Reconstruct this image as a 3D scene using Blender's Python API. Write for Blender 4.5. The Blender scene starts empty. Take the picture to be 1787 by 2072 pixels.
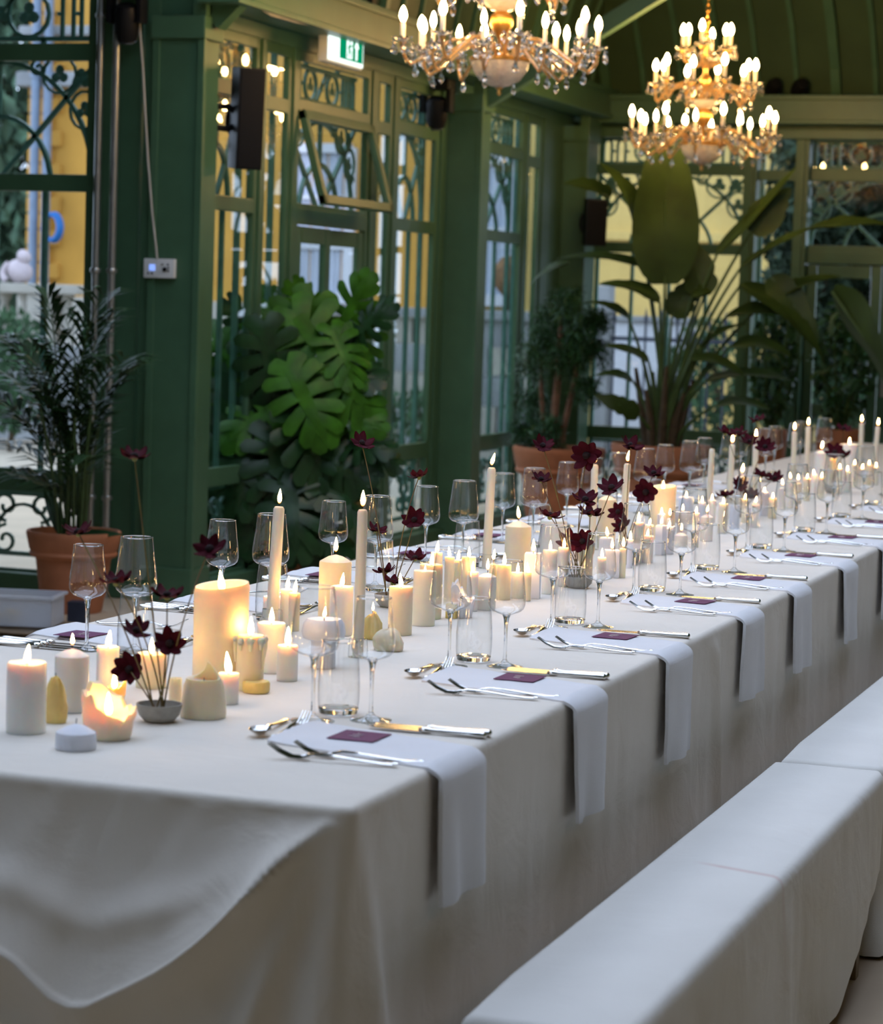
import bpy, bmesh, math, random
from mathutils import Vector, Matrix, Euler, noise
random.seed(7)
SC = bpy.context.scene
COL = SC.collection
PI = math.pi
# ------------------------------------------------------------------ camera
CAMH, FPX, YAW, PITCH, ROLL = 1.50, 5000.0, math.radians(19.1), math.radians(4.756), math.radians(1.9)
Fh = Vector((-math.sin(YAW), math.cos(YAW), 0)); R0 = Vector((math.cos(YAW), math.sin(YAW), 0)); ZV = Vector((0, 0, 1))
CF = Fh*math.cos(PITCH) - ZV*math.sin(PITCH); U0 = Fh*math.sin(PITCH) + ZV*math.cos(PITCH)
CR = R0*math.cos(ROLL) + U0*math.sin(ROLL); CU = U0*math.cos(ROLL) - R0*math.sin(ROLL)
CC = Vector((0, 0, CAMH))
cam_data = bpy.data.cameras.new('camera'); cam = bpy.data.objects.new('camera', cam_data); COL.objects.link(cam)
cam.matrix_world = Matrix(((CR.x, CU.x, -CF.x, CC.x), (CR.y, CU.y, -CF.y, CC.y), (CR.z, CU.z, -CF.z, CC.z), (0, 0, 0, 1)))
cam_data.sensor_fit = 'HORIZONTAL'; cam_data.sensor_width = 24.0; cam_data.lens = FPX/1787.0*24.0
cam_data.dof.use_dof = True; cam_data.dof.focus_distance = 6.0; cam_data.dof.aperture_fstop = 4.5
cam_data.clip_end = 200
SC.camera = cam
# ------------------------------------------------------------------ sky (soft overcast dusk) and exposure
W = bpy.data.worlds.new('World'); SC.world = W; W.use_nodes = True
bg = W.node_tree.nodes['Background']
bg.inputs[0].default_value = (0.64, 0.76, 1.0, 1); bg.inputs[1].default_value = 3.35
SC.view_settings.view_transform = 'Standard'; SC.view_settings.look = 'None'
SC.view_settings.gamma = 1.0; SC.view_settings.use_curve_mapping = False
SC.view_settings.exposure = 0.0
try: SC.cycles.transparent_max_bounces = 20      # rows of glasses stand behind one another
except Exception: pass
# added warm fill, out of view on the right, for the cloth sides
for i_, (lx, ly, lp) in enumerate(((1.6, 2.2, 16.0), (1.6, 7.4, 16.0))):
    ld = bpy.data.lights.new('warm_fill', 'POINT'); ld.energy = lp; ld.color = (1.0, .60, .28); ld.shadow_soft_size = .4
    lo = bpy.data.objects.new('warm_fill', ld); COL.objects.link(lo); lo.location = (lx, ly, 2.9)
# measuring helpers: a sight line of the photograph met with a real plane of the room
def ray(x, y): return CF + CR*((x-893.5)/FPX) - CU*((y-1036.0)/FPX)
def tp(x, y, z=0.75):
    r = ray(x, y); return CC + r*((z-CAMH)/r.z)
def wy(x, y, Y):
    r = ray(x, y); return CC + r*(Y/r.y)
def wx(x, y, X):
    r = ray(x, y); return CC + r*(X/r.x)
# ------------------------------------------------------------------ mesh helpers
class MB:
    def __init__(s): s.v = []; s.f = []
    def add(s, vs, fs):
        o = len(s.v); s.v += [tuple(p) for p in vs]; s.f += [tuple(i+o for i in q) for q in fs]; return s
    def box(s, x0, x1, y0, y1, z0, z1, b=0.0):
        if b <= 0:
            vs = [(x, y, z) for z in (z0, z1) for y in (y0, y1) for x in (x0, x1)]
            return s.add(vs, [(0, 2, 3, 1), (4, 5, 7, 6), (0, 1, 5, 4), (2, 6, 7, 3), (0, 4, 6, 2), (1, 3, 7, 5)])
        bm = bmesh.new(); bmesh.ops.create_cube(bm, size=1)
        for v in bm.verts: v.co = Vector(((x0+x1)/2+v.co.x*(x1-x0), (y0+y1)/2+v.co.y*(y1-y0), (z0+z1)/2+v.co.z*(z1-z0)))
        bmesh.ops.bevel(bm, geom=bm.edges[:], offset=b, segments=2, affect='EDGES', profile=0.7)
        bm.verts.index_update()
        s.add([v.co[:] for v in bm.verts], [[v.index for v in f.verts] for f in bm.faces]); bm.free(); return s
    def lathe(s, prof, n=24, c=(0, 0, 0), cap0=True, cap1=True, fn=None):
        vs = []
        for k, (r, z) in enumerate(prof):
            for i in range(n):
                a = 2*PI*i/n; p = Vector((r*math.cos(a), r*math.sin(a), z))
                if fn: p = fn(p, a, k)
                vs.append((p[0]+c[0], p[1]+c[1], p[2]+c[2]))
        fs = []
        for k in range(len(prof)-1):
            for i in range(n):
                j = (i+1) % n; fs.append((k*n+i, k*n+j, (k+1)*n+j, (k+1)*n+i))
        if cap0: fs.append(tuple(range(n-1, -1, -1)))
        if cap1: fs.append(tuple((len(prof)-1)*n+i for i in range(n)))
        return s.add(vs, fs)
    def tube(s, pts, r, n=6, cap=True, closed=False):
        pts = [Vector(p) for p in pts]; m = len(pts)
        rs = r if isinstance(r, (list, tuple)) else [r]*m
        vs = []; up = None
        for i, p in enumerate(pts):
            if closed: t = pts[(i+1) % m]-pts[i-1]
            else: t = pts[min(i+1, m-1)]-pts[max(i-1, 0)]
            if t.length < 1e-9: t = Vector((0, 0, 1))
            t.normalize()
            if up is None:
                up = Vector((0, 0, 1)) if abs(t.z) < .9 else Vector((1, 0, 0))
            a = t.cross(up)
            if a.length < 1e-6: a = t.cross(Vector((0, 1, 0)))
            a.normalize(); b = a.cross(t).normalized(); up = b
            for k in range(n):
                q = 2*PI*(k+.5)/n; vs.append(p+(a*math.cos(q)+b*math.sin(q))*rs[i])
        fs = []
        for i in range(m if closed else m-1):
            for k in range(n):
                j = (k+1) % n; i2 = (i+1) % m; fs.append((i*n+k, i2*n+k, i2*n+j, i*n+j))
        if cap and not closed:
            fs.append(tuple(range(n))); fs.append(tuple((m-1)*n+k for k in range(n-1, -1, -1)))
        return s.add(vs, fs)
    def sphere(s, c, r, nu=10, nv=7, sc=(1, 1, 1), fn=None):
        prof = [(max(1e-4, math.sin(PI*k/nv))*r, -math.cos(PI*k/nv)*r) for k in range(nv+1)]
        def g(p, a, k):
            if fn: p = fn(p)
            return (p[0]*sc[0], p[1]*sc[1], p[2]*sc[2])
        return s.lathe(prof, nu, c, True, True, g)
    def grid(s, rows):
        n = len(rows[0]); vs = [p for r_ in rows for p in r_]
        return s.add(vs, [(i*n+j, i*n+j+1, (i+1)*n+j+1, (i+1)*n+j) for i in range(len(rows)-1) for j in range(n-1)])
    def mesh(s, name, mat, smooth=True):
        me = bpy.data.meshes.new(name); me.from_pydata(s.v, [], s.f); me.validate()
        bm = bmesh.new(); bm.from_mesh(me); bmesh.ops.recalc_face_normals(bm, faces=bm.faces); bm.to_mesh(me); bm.free()
        if smooth:
            me.shade_smooth()
            try: me.set_sharp_from_angle(angle=math.radians(40))
            except Exception: pass
        if mat: me.materials.append(M[mat] if isinstance(mat, str) else mat)
        return me
    def build(s, name, mat, parent=None, smooth=True, loc=(0, 0, 0), rot=(0, 0, 0)):
        return put(name, s.mesh(name, mat, smooth), parent, loc, rot)
def put(name, me, parent=None, loc=(0, 0, 0), rot=(0, 0, 0), sc=None):
    o = bpy.data.objects.new(name, me); COL.objects.link(o)
    o.location = loc; o.rotation_euler = rot
    if sc: o.scale = sc if isinstance(sc, (tuple, list)) else (sc, sc, sc)
    if parent: o.parent = parent
    return o
def tag(o, label, cat, group=None, kind=None):
    o['label'] = label; o['category'] = cat
    if group: o['group'] = group
    if kind: o['kind'] = kind
    return o
def thing(name, label, cat, loc=(0, 0, 0), rotz=0.0, group=None):
    o = bpy.data.objects.new(name, None); o.empty_display_size = .05; COL.objects.link(o)
    o.location = loc; o.rotation_euler = (0, 0, rotz); return tag(o, label, cat, group)
def struct(o):
    o['kind'] = 'structure'; return o
def copy_tree(o, parent=None, loc=None, rotz=None):
    c = o.copy(); COL.objects.link(c)
    if parent: c.parent = parent
    if loc is not None: c.location = loc
    if rotz is not None: c.rotation_euler = (0, 0, rotz)
    for ch in list(o.children): copy_tree(ch, c)
    return c
ORD = ['first', 'second', 'third', 'fourth', 'fifth', 'sixth', 'seventh', 'eighth', 'ninth', 'tenth', 'eleventh', 'twelfth', 'thirteenth', 'fourteenth', 'fifteenth', 'sixteenth']
def nz(x, y, z=0.0): return noise.noise(Vector((x, y, z)))
def sm(e0, e1, x):
    t = max(0.0, min(1.0, (x-e0)/(e1-e0))); return t*t*(3-2*t)
def interp(xs, ys, x):
    if x <= xs[0]: return ys[0]
    for i in range(len(xs)-1):
        if x <= xs[i+1]: return ys[i]+(ys[i+1]-ys[i])*(x-xs[i])/(xs[i+1]-xs[i])
    return ys[-1]
def bez(p0, p1, p2, n=10):
    p0, p1, p2 = Vector(p0), Vector(p1), Vector(p2)
    return [p0*(1-t)**2+p1*2*t*(1-t)+p2*t*t for t in [i/n for i in range(n+1)]]
# ------------------------------------------------------------------ materials
M = {}
def pm(name, col, rough=.5, metal=0.0, var=.12, scale=12.0, bump=0.0, bscale=60.0, sss=0.0, sssr=(.01, .006, .003), col2=None, trans=0.0, ior=1.45, spec=.5, coat=0.0, emit=None, es=0.0, stretch=None, sheen=0.0, wr=0.0):
    m = bpy.data.materials.new(name); m.use_nodes = True; nt = m.node_tree; n = nt.nodes; b = n['Principled BSDF']
    tc = n.new('ShaderNodeTexCoord'); src = tc.outputs['Object']
    if stretch:
        mp = n.new('ShaderNodeMapping'); mp.inputs['Scale'].default_value = stretch; nt.links.new(src, mp.inputs[0]); src = mp.outputs[0]
    nt_ = n.new('ShaderNodeTexNoise'); nt_.inputs['Scale'].default_value = scale; nt_.inputs['Detail'].default_value = 4; nt.links.new(src, nt_.inputs['Vector'])
    mx = n.new('ShaderNodeMix'); mx.data_type = 'RGBA'
    c2 = col2 if col2 else tuple(min(1, c*(1+var)) for c in col)
    c1 = col if col2 else tuple(c*(1-var) for c in col)
    mx.inputs[6].default_value = (*c1, 1); mx.inputs[7].default_value = (*c2, 1)
    rp = n.new('ShaderNodeMapRange'); rp.inputs[1].default_value = .3; rp.inputs[2].default_value = .7
    nt.links.new(nt_.outputs[0], rp.inputs[0]); nt.links.new(rp.outputs[0], mx.inputs[0]); nt.links.new(mx.outputs[2], b.inputs['Base Color'])
    b.inputs['Roughness'].default_value = rough; b.inputs['Metallic'].default_value = metal
    b.inputs['IOR'].default_value = ior; b.inputs['Specular IOR Level'].default_value = spec
    b.inputs['Transmission Weight'].default_value = trans; b.inputs['Coat Weight'].default_value = coat; b.inputs['Sheen Weight'].default_value = sheen
    if sss > 0:
        b.inputs['Subsurface Weight'].default_value = sss; b.inputs['Subsurface Radius'].default_value = sssr; b.inputs['Subsurface Scale'].default_value = 1.0
    if emit:
        b.inputs['Emission Color'].default_value = (*emit, 1); b.inputs['Emission Strength'].default_value = es
    if bump > 0:
        n2 = n.new('ShaderNodeTexNoise'); n2.inputs['Scale'].default_value = bscale; n2.inputs['Detail'].default_value = 5; nt.links.new(src, n2.inputs['Vector'])
        bp = n.new('ShaderNodeBump'); bp.inputs['Strength'].default_value = bump; bp.inputs['Distance'].default_value = .01
        nt.links.new(n2.outputs[0], bp.inputs['Height']); nt.links.new(bp.outputs[0], b.inputs['Normal'])
        if wr > 0:       # broad soft wrinkles under the weave
            n3 = n.new('ShaderNodeTexNoise'); n3.inputs['Scale'].default_value = 6.0; n3.inputs['Detail'].default_value = 3; n3.inputs['Distortion'].default_value = 1.2; nt.links.new(src, n3.inputs['Vector'])
            b3 = n.new('ShaderNodeBump'); b3.inputs['Strength'].default_value = wr; b3.inputs['Distance'].default_value = .04; nt.links.new(n3.outputs[0], b3.inputs['Height']); nt.links.new(b3.outputs[0], bp.inputs['Normal'])
    M[name] = m; return m
def thin_glass(name, tint=(.97, .985, .98), edge=(.55, .6, .6), refl=1.0, rough=.0):
    # a thin sheet of glass: see-through, darker where looked at edge-on, mirror by Fresnel
    m = bpy.data.materials.new(name); m.use_nodes = True; nt = m.node_tree; n = nt.nodes; n.remove(n['Principled BSDF'])
    lw = n.new('ShaderNodeLayerWeight'); lw.inputs[0].default_value = .5
    pw = n.new('ShaderNodeMath'); pw.operation = 'POWER'; pw.inputs[1].default_value = 3.6; nt.links.new(lw.outputs['Facing'], pw.inputs[0])
    mx = n.new('ShaderNodeMix'); mx.data_type = 'RGBA'; mx.inputs[6].default_value = (*tint, 1); mx.inputs[7].default_value = (*edge, 1)
    nt.links.new(pw.outputs[0], mx.inputs[0])
    tr = n.new('ShaderNodeBsdfTransparent'); nt.links.new(mx.outputs[2], tr.inputs[0])
    gl = n.new('ShaderNodeBsdfGlossy'); gl.inputs['Roughness'].default_value = rough; gl.inputs[0].default_value = (1, 1, 1, 1)
    p5 = n.new('ShaderNodeMath'); p5.operation = 'POWER'; p5.inputs[1].default_value = 5.0; nt.links.new(lw.outputs['Facing'], p5.inputs[0])   # Schlick's Fresnel, the same from both sides
    ml = n.new('ShaderNodeMath'); ml.operation = 'MULTIPLY_ADD'; ml.inputs[1].default_value = .9; ml.inputs[2].default_value = .04*refl; ml.use_clamp = True; nt.links.new(p5.outputs[0], ml.inputs[0])
    ms = n.new('ShaderNodeMixShader'); nt.links.new(ml.outputs[0], ms.inputs[0]); nt.links.new(tr.outputs[0], ms.inputs[1]); nt.links.new(gl.outputs[0], ms.inputs[2])
    nt.links.new(ms.outputs[0], n['Material Output'].inputs[0]); M[name] = m; return m
def emitter(name, col, st, z0=None, z1=None, col0=None, st0=0.0):
    # a light-giving surface; with z0/z1 it runs from (col0, st0) at its foot to (col, st)
    m = bpy.data.materials.new(name); m.use_nodes = True; nt = m.node_tree; n = nt.nodes; n.remove(n['Principled BSDF'])
    e = n.new('ShaderNodeEmission'); e.inputs[0].default_value = (*col, 1); e.inputs[1].default_value = st
    if z0 is not None:
        tc = n.new('ShaderNodeTexCoord'); sp = n.new('ShaderNodeSeparateXYZ'); nt.links.new(tc.outputs['Object'], sp.inputs[0])
        rp = n.new('ShaderNodeMapRange'); rp.inputs[1].default_value = z0; rp.inputs[2].default_value = z1; nt.links.new(sp.outputs[2], rp.inputs[0])
        mx = n.new('ShaderNodeMix'); mx.data_type = 'RGBA'; mx.inputs[6].default_value = (*col0, 1); mx.inputs[7].default_value = (*col, 1); nt.links.new(rp.outputs[0], mx.inputs[0]); nt.links.new(mx.outputs[2], e.inputs[0])
        r2 = n.new('ShaderNodeMapRange'); r2.inputs[1].default_value = z0; r2.inputs[2].default_value = z1; r2.inputs[3].default_value = st0; r2.inputs[4].default_value = st; nt.links.new(sp.outputs[2], r2.inputs[0]); nt.links.new(r2.outputs[0], e.inputs[1])
    nt.links.new(e.outputs[0], n['Material Output'].inputs[0]); M[name] = m; return m
pm('green_paint', (.058, .130, .068), .42, var=.10, scale=5, bump=.05, bscale=25)
pm('iron_teal', (.075, .19, .15), .5, var=.15, scale=14)
pm('vault_paint', (.042, .075, .030), .55, var=.12, scale=3, bump=.05, bscale=20)
pm('floor_stone', (.46, .36, .25), .6, var=.1, scale=3, bump=.08, bscale=30)
pm('ground_gravel', (.36, .31, .24), .9, var=.15, scale=20, bump=.3, bscale=80)
pm('cloth', (.81, .75, .66), .85, var=.03, scale=4, bump=.10, bscale=300, sheen=.2, wr=.16)
pm('bench_cloth', (.79, .77, .72), .85, var=.03, scale=4, bump=.10, bscale=300, sheen=.2, wr=.14)
pm('napkin', (.80, .80, .82), .85, var=.02, scale=10, bump=.15, bscale=400, sheen=.2)
pm('card', (.15, .05, .115), .7, var=.05, spec=.2)
pm('card_ink', (.75, .65, .68), .6)
pm('silver', (.75, .74, .72), .14, 1.0, var=.03)
pm('steel_dark', (.42, .42, .42), .2, 1.0, var=.05)
thin_glass('window_glass', (.95, .975, .97), (.5, .6, .58), 1.2)
thin_glass('wine_glass', (.975, .985, .985), (.22, .23, .24), 2.2)
pm('solid_glass', (.98, .99, .99), .02, trans=1.0, ior=1.48, var=.0)
pm('wax_white', (.86, .82, .76), .45, var=.03, scale=25, sss=.7, sssr=(.020, .010, .005), bump=.05, bscale=60)
pm('wax_cream', (.84, .74, .54), .45, var=.04, scale=25, sss=.7, sssr=(.022, .011, .004), bump=.05, bscale=60)
pm('wax_ivory', (.84, .77, .62), .4, var=.03, scale=25, sss=.6, sssr=(.016, .009, .004))
pm('wax_yellow', (.82, .62, .22), .45, var=.08, scale=40, sss=.6, sssr=(.02, .010, .003), bump=.2, bscale=60)
pm('wax_cool', (.78, .79, .85), .45, var=.03, scale=25, sss=.5, sssr=(.012, .010, .009))
pm('wick', (.015, .012, .01), .9)
emitter('flame', (1.0, .58, .20), 80.0, .001, .012, (1.0, .22, .03), 4.0)
pm('petal', (.050, .003, .008), .8, var=.3, scale=80, spec=.15)
pm('petal_core', (.018, .006, .006), .9, var=.3, scale=200, bump=.5, bscale=300)
pm('calyx', (.16, .17, .03), .6)
pm('stem', (.13, .07, .045), .6, col2=(.20, .17, .04), scale=18)
pm('bowl_clay', (.36, .34, .30), .7, var=.12, scale=60, bump=.1, bscale=150)
pm('terracotta', (.42, .155, .07), .75, var=.18, scale=7, bump=.12, bscale=60)
pm('soil', (.03, .02, .014), .95, bump=.6, bscale=90, var=.4, scale=50)
pm('leaf_palm', (.022, .062, .022), .38, var=.35, scale=10)
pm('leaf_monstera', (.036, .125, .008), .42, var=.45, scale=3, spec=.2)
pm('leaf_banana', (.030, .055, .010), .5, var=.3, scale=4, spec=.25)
pm('leaf_monstera_shaded', (.012, .045, .012), .35, var=.4, scale=3, spec=.35)  # monstera green with the shade of the lower leaves put into its colour
pm('leaf_fine', (.022, .075, .020), .5, var=.35, scale=8)
pm('stalk_green', (.045, .085, .02), .5, var=.3, scale=10)
pm('bark', (.16, .08, .045), .85, var=.3, scale=20, bump=.4, bscale=60)
pm('trunk_dark', (.06, .04, .02), .85, var=.3, scale=20, bump=.4, bscale=60)
pm('black_plastic', (.008, .008, .009), .5, var=.1, spec=.2)
pm('black_mesh', (.009, .009, .010), .7, var=.2, scale=400, spec=.15)
pm('white_plastic', (.70, .70, .68), .45, var=.03)
pm('grey_steel', (.40, .40, .38), .35, .8, var=.1)
pm('cable', (.45, .43, .38), .6)
pm('gold', (.70, .38, .10), .28, 1.0, var=.1)
pm('amber_glass', (1.0, .86, .60), .04, trans=.92, ior=1.5, var=.0)
pm('crystal', (1.0, .97, .92), .0, trans=1.0, ior=1.6, var=.0)
pm('bulb_sleeve', (.75, .68, .55), .5, var=.03, sss=.4, sssr=(.01, .006, .003))
emitter('bulb', (1.0, .60, .22), 150.0)
emitter('exit_white', (.85, 1.0, .95), 1.7)
emitter('exit_green', (.0, .30, .13), 1.0)
emitter('screen_blue', (.25, .4, 1.0), 1.2)
pm('ochre_wall', (.50, .26, .045), .9, var=.14, scale=1.6, bump=.1, bscale=20)
pm('yellow_wall', (.56, .40, .13), .9, var=.16, scale=1.2, bump=.1, bscale=20)
pm('stone_pale', (.34, .32, .28), .9, var=.2, scale=2.5, bump=.3, bscale=12)
pm('stone_grey', (.24, .25, .26), .9, var=.25, scale=2.0, bump=.3, bscale=12)
pm('white_paint', (.50, .52, .56), .6, var=.04)
pm('curtain', (.46, .50, .58), .9, var=.06, scale=3)
pm('blind', (.55, .60, .68), .9, var=.04, scale=2)
pm('dark_pane', (.10, .12, .15), .08, var=.1)
pm('pipe_blue', (.15, .20, .28), .4, var=.1)
pm('hose_blue', (.008, .13, .42), .45, var=.1)
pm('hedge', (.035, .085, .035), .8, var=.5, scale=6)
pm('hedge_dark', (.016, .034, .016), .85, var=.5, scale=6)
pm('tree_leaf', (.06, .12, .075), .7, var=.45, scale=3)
pm('figure_stone', (.45, .38, .40), .8, var=.12, scale=10)
pm('topiary_brown', (.20, .11, .05), .9, var=.35, scale=20, bump=.6, bscale=60)
pm('clear_plastic', (.70, .74, .80), .3, var=.03); M['clear_plastic'].node_tree.nodes['Principled BSDF'].inputs['Alpha'].default_value = .55
pm('yellow_stuff', (.62, .42, .06), .7, var=.2, scale=30)
pm('tray_brown', (.20, .14, .08), .5, var=.15)
pm('dark_box', (.025, .03, .05), .5, var=.2)
pm('stain', (.55, .40, .36), .9)
# ================================================================== the setting
XS, YF, YL = -5.22, 18.0, 11.10           # glazed side wall, far wall, short wall left of the corner column
fl = MB().box(-12, 5, -4, YF+.1, -.1, 0).build('floor', 'floor_stone', smooth=False); struct(fl)
ground = MB().box(-60, 40, YL+.25, 70, -.16, -.04).build('ground', 'ground_gravel', smooth=False); struct(ground)
def slab(name, boxes, mat='green_paint', b=0.0):
    m = MB()
    for q in boxes: m.box(*q, b)
    return struct(m.build(name, mat, smooth=False))
# walls out of the picture close the hall; the glazed lantern in the roof lets the daylight in
slab('wall_back', [(-12, 5, -4.2, -4, 0, 5)])
slab('wall_right', [(5, 5.2, -4, YF, 0, 5)])
slab('wall_far', [(XS-.2, 5.2, YF-.06, YF+.06, 2.80, 3.10), (-2.3, 5.2, YF-.06, YF+.06, 0, 2.80)])
slab('wall_left', [(XS-.02, XS+.03, 11.15, YF, 2.85, 3.4), (XS-.02, XS+.03, 14.76, 15.26, 0, 2.85), (XS-.02, XS+.03, 16.96, 18.0, 0, 2.85)])
slab('wall_corner', [(-12, XS-.15, YL-.06, YL+.06, 3.06, 3.9), (-12, -8.05, YL-.06, YL+.06, 0, 3.06), (XS-.3, XS+.12, YL-.04, YL+.10, 2.87, 3.9)])
slab('wall_west', [(-12.1, -12, -4, YL, 0, 3.9)])
slab('baseboard_left', [(XS-.07, XS+.09, 11.15, 12.40, 0, .09), (XS-.07, XS+.09, 13.55, YF, 0, .09)], b=.01)
slab('baseboard_far', [(XS, -3.55, YF-.09, YF+.07, 0, .09)], b=.01)
slab('baseboard_corner', [(-9, XS-.15, YL-.09, YL+.07, 0, .09)], b=.01)
LX0, LX1, LY0, LY1, CZ = -3.8, 0.1, 2.75, 11.8, 5.0
ceil = slab('ceiling', [(-4.3, LX0, -4, 15.6, CZ, CZ+.12), (LX1, 5.2, -4, YF, CZ, CZ+.12), (LX0, LX1, -4, LY0, CZ, CZ+.12), (LX0, LX1, LY1, 15.6, CZ, CZ+.12), (-12, -4.9, -4, YL, 3.9, 4.0)], 'vault_paint')
prof = [(3.10, 0.0), (3.3, .10), (3.6, .34), (3.9, .68), (4.3, 1.26), (4.7, 2.0), (5.0, 2.9)]
def cove_far(x): return [(x, YF-.1-d, z) for z, d in prof]
def cove_left(y, s=.32): return [(XS+.16+d*s, y, z+.02) for z, d in prof]
m = MB(); m.grid([cove_far(x) for x in (-5.1, 0, 5.2)]); m.build('vault_panel', 'vault_paint', ceil)
m = MB(); m.grid([cove_left(y) for y in (10.9, 14, YF)]); m.build('vault_panel', 'vault_paint', ceil)
def rib(path, r, name='vault_rib', parent=ceil): MB().tube(path, r, 4).build(name, 'green_paint', parent, smooth=False)
k = 0; x = -5.0
while x < -1.9:
    rib([(p[0], p[1]-.01, p[2]) for p in cove_far(x)], .048 if k % 3 == 0 else .026); x += .285; k += 1
k = 0; y = 11.4
while y < 17.8:
    rib([(p[0]+.01, p[1], p[2]) for p in cove_left(y)], .04 if k % 3 == 0 else .018); y += .31; k += 1
for i in range(1, 6):
    x = LX0+(LX1-LX0)*i/6; MB().box(x-.03, x+.03, LY0, LY1, CZ+.02, CZ+.1).build('lantern_bar', 'vault_paint', ceil, False)
for i in range(1, 9):
    y = LY0+(LY1-LY0)*i/9; MB().box(LX0, LX1, y-.03, y+.03, CZ+.02, CZ+.1).build('lantern_bar', 'vault_paint', ceil, False)
# beams that carry the vault
slab('trim_1', [(XS+.12, XS+.30, 10.95, YF-.1, 2.93, 3.11), (XS+.10, XS+.32, 10.95, YF-.1, 3.09, 3.13), (XS+.10, XS+.32, 10.95, YF-.1, 2.915, 2.945)], b=.006)
slab('trim_2', [(XS, 5, YF-.30, YF-.10, 2.90, 3.07), (XS, 5, YF-.33, YF-.08, 3.055, 3.09), (XS, 5, YF-.32, YF-.09, 2.885, 2.915), (XS, 5, YF-.16, YF-.05, 2.79, 2.86)], b=.006)
def strut(name, p0, p1, w, h):
    p0, p1 = Vector(p0), Vector(p1); d = (p1-p0); L = d.length; d.normalize()
    s = d.cross(Vector((0, 0, 1))).normalized(); u = s.cross(d)
    m = MB(); vs = [p0+d*t+s*a*w+u*b*h for t in (0, L) for a in (-.5, .5) for b in (-.5, .5)]
    m.add(vs, [(0, 1, 3, 2), (4, 6, 7, 5), (0, 4, 5, 1), (2, 3, 7, 6), (0, 2, 6, 4), (1, 5, 7, 3)])
    return struct(m.build(name, 'green_paint', smooth=False))
q0 = Vector((-4.99, 14.98, 2.80)); q1 = wy(1310, 0, 14.98); strut('trim_3', q0, q0+(q1-q0)*2.2, .09, .10)
q0 = Vector((-5.10, 11.12, 2.84)); q1 = wy(478, 0, 11.12); strut('trim_4', q0, q0+(q1-q0)*6, .09, .10)
# columns -------------------------------------------------------------
def column(label, x0, x1, y0, y1, ztop):
    t = thing('column', label, 'column', ((x0+x1)/2, (y0+y1)/2, 0))
    cx, cy = (x0+x1)/2, (y0+y1)/2; w, d = (x1-x0)/2, (y1-y0)/2
    MB().box(-w, w, -d, d, .16, ztop-.10).build('shaft', 'green_paint', t, False)
    for s_ in (-1, 1): MB().box(s_*w-.018, s_*w+.018, -d-.012, -d+.02, .16, ztop-.10, .004).build('corner_strip', 'green_paint', t, False)
    MB().box(-w-.02, w+.02, -d-.02, d, 0, .17, .008).build('plinth', 'green_paint', t, False)
    MB().box(-w-.025, w+.025, -d-.025, d, ztop-.11, ztop, .008).build('capital', 'green_paint', t, False)
    MB().box(w-.05, w+.02, -d-.005, d, ztop, 3.12, .004).build('post_above', 'green_paint', t, False)
    return t
column('broad green iron column at the corner, carrying the small control panel', -5.36, -5.12, 11.02, 11.22, 2.86)
column('green iron column between the glazed door bay and the narrow window bay', -5.24, -4.98, 14.88, 15.10, 2.84)
column('green iron column at the far corner behind the feathery potted tree', -5.30, -5.02, 17.45, 17.75, 2.84)
# ironwork ------------------------------------------------------------
def arc(cx, cz, rx, rz, a0, a1, n=14): return [(cx+rx*math.cos(a0+(a1-a0)*i/n), 0, cz+rz*math.sin(a0+(a1-a0)*i/n)) for i in range(n+1)]
def spiral(cx, cz, r, a0, turns, n=16, hand=1): return [(cx+r*(1-.8*i/n)*math.cos(a0+hand*turns*2*PI*i/n), 0, cz+r*(1-.8*i/n)*math.sin(a0+hand*turns*2*PI*i/n)) for i in range(n+1)]
def leaf_iron(m, cx, cz, s):
    for a in (PI/2, PI/2+2.1, PI/2-2.1): m.sphere((cx+s*.5*math.cos(a), 0, cz+s*.5*math.sin(a)), s*.5, 6, 4, (1, 1, 1), lambda p: (p[0], p[1]*.25, p[2]))
def iron_bar(par, x, z0, z1, r=.011): MB().box(x-r, x+r, -r, r, z0, z1).build('iron_bar', 'iron_teal', par, False)
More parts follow.
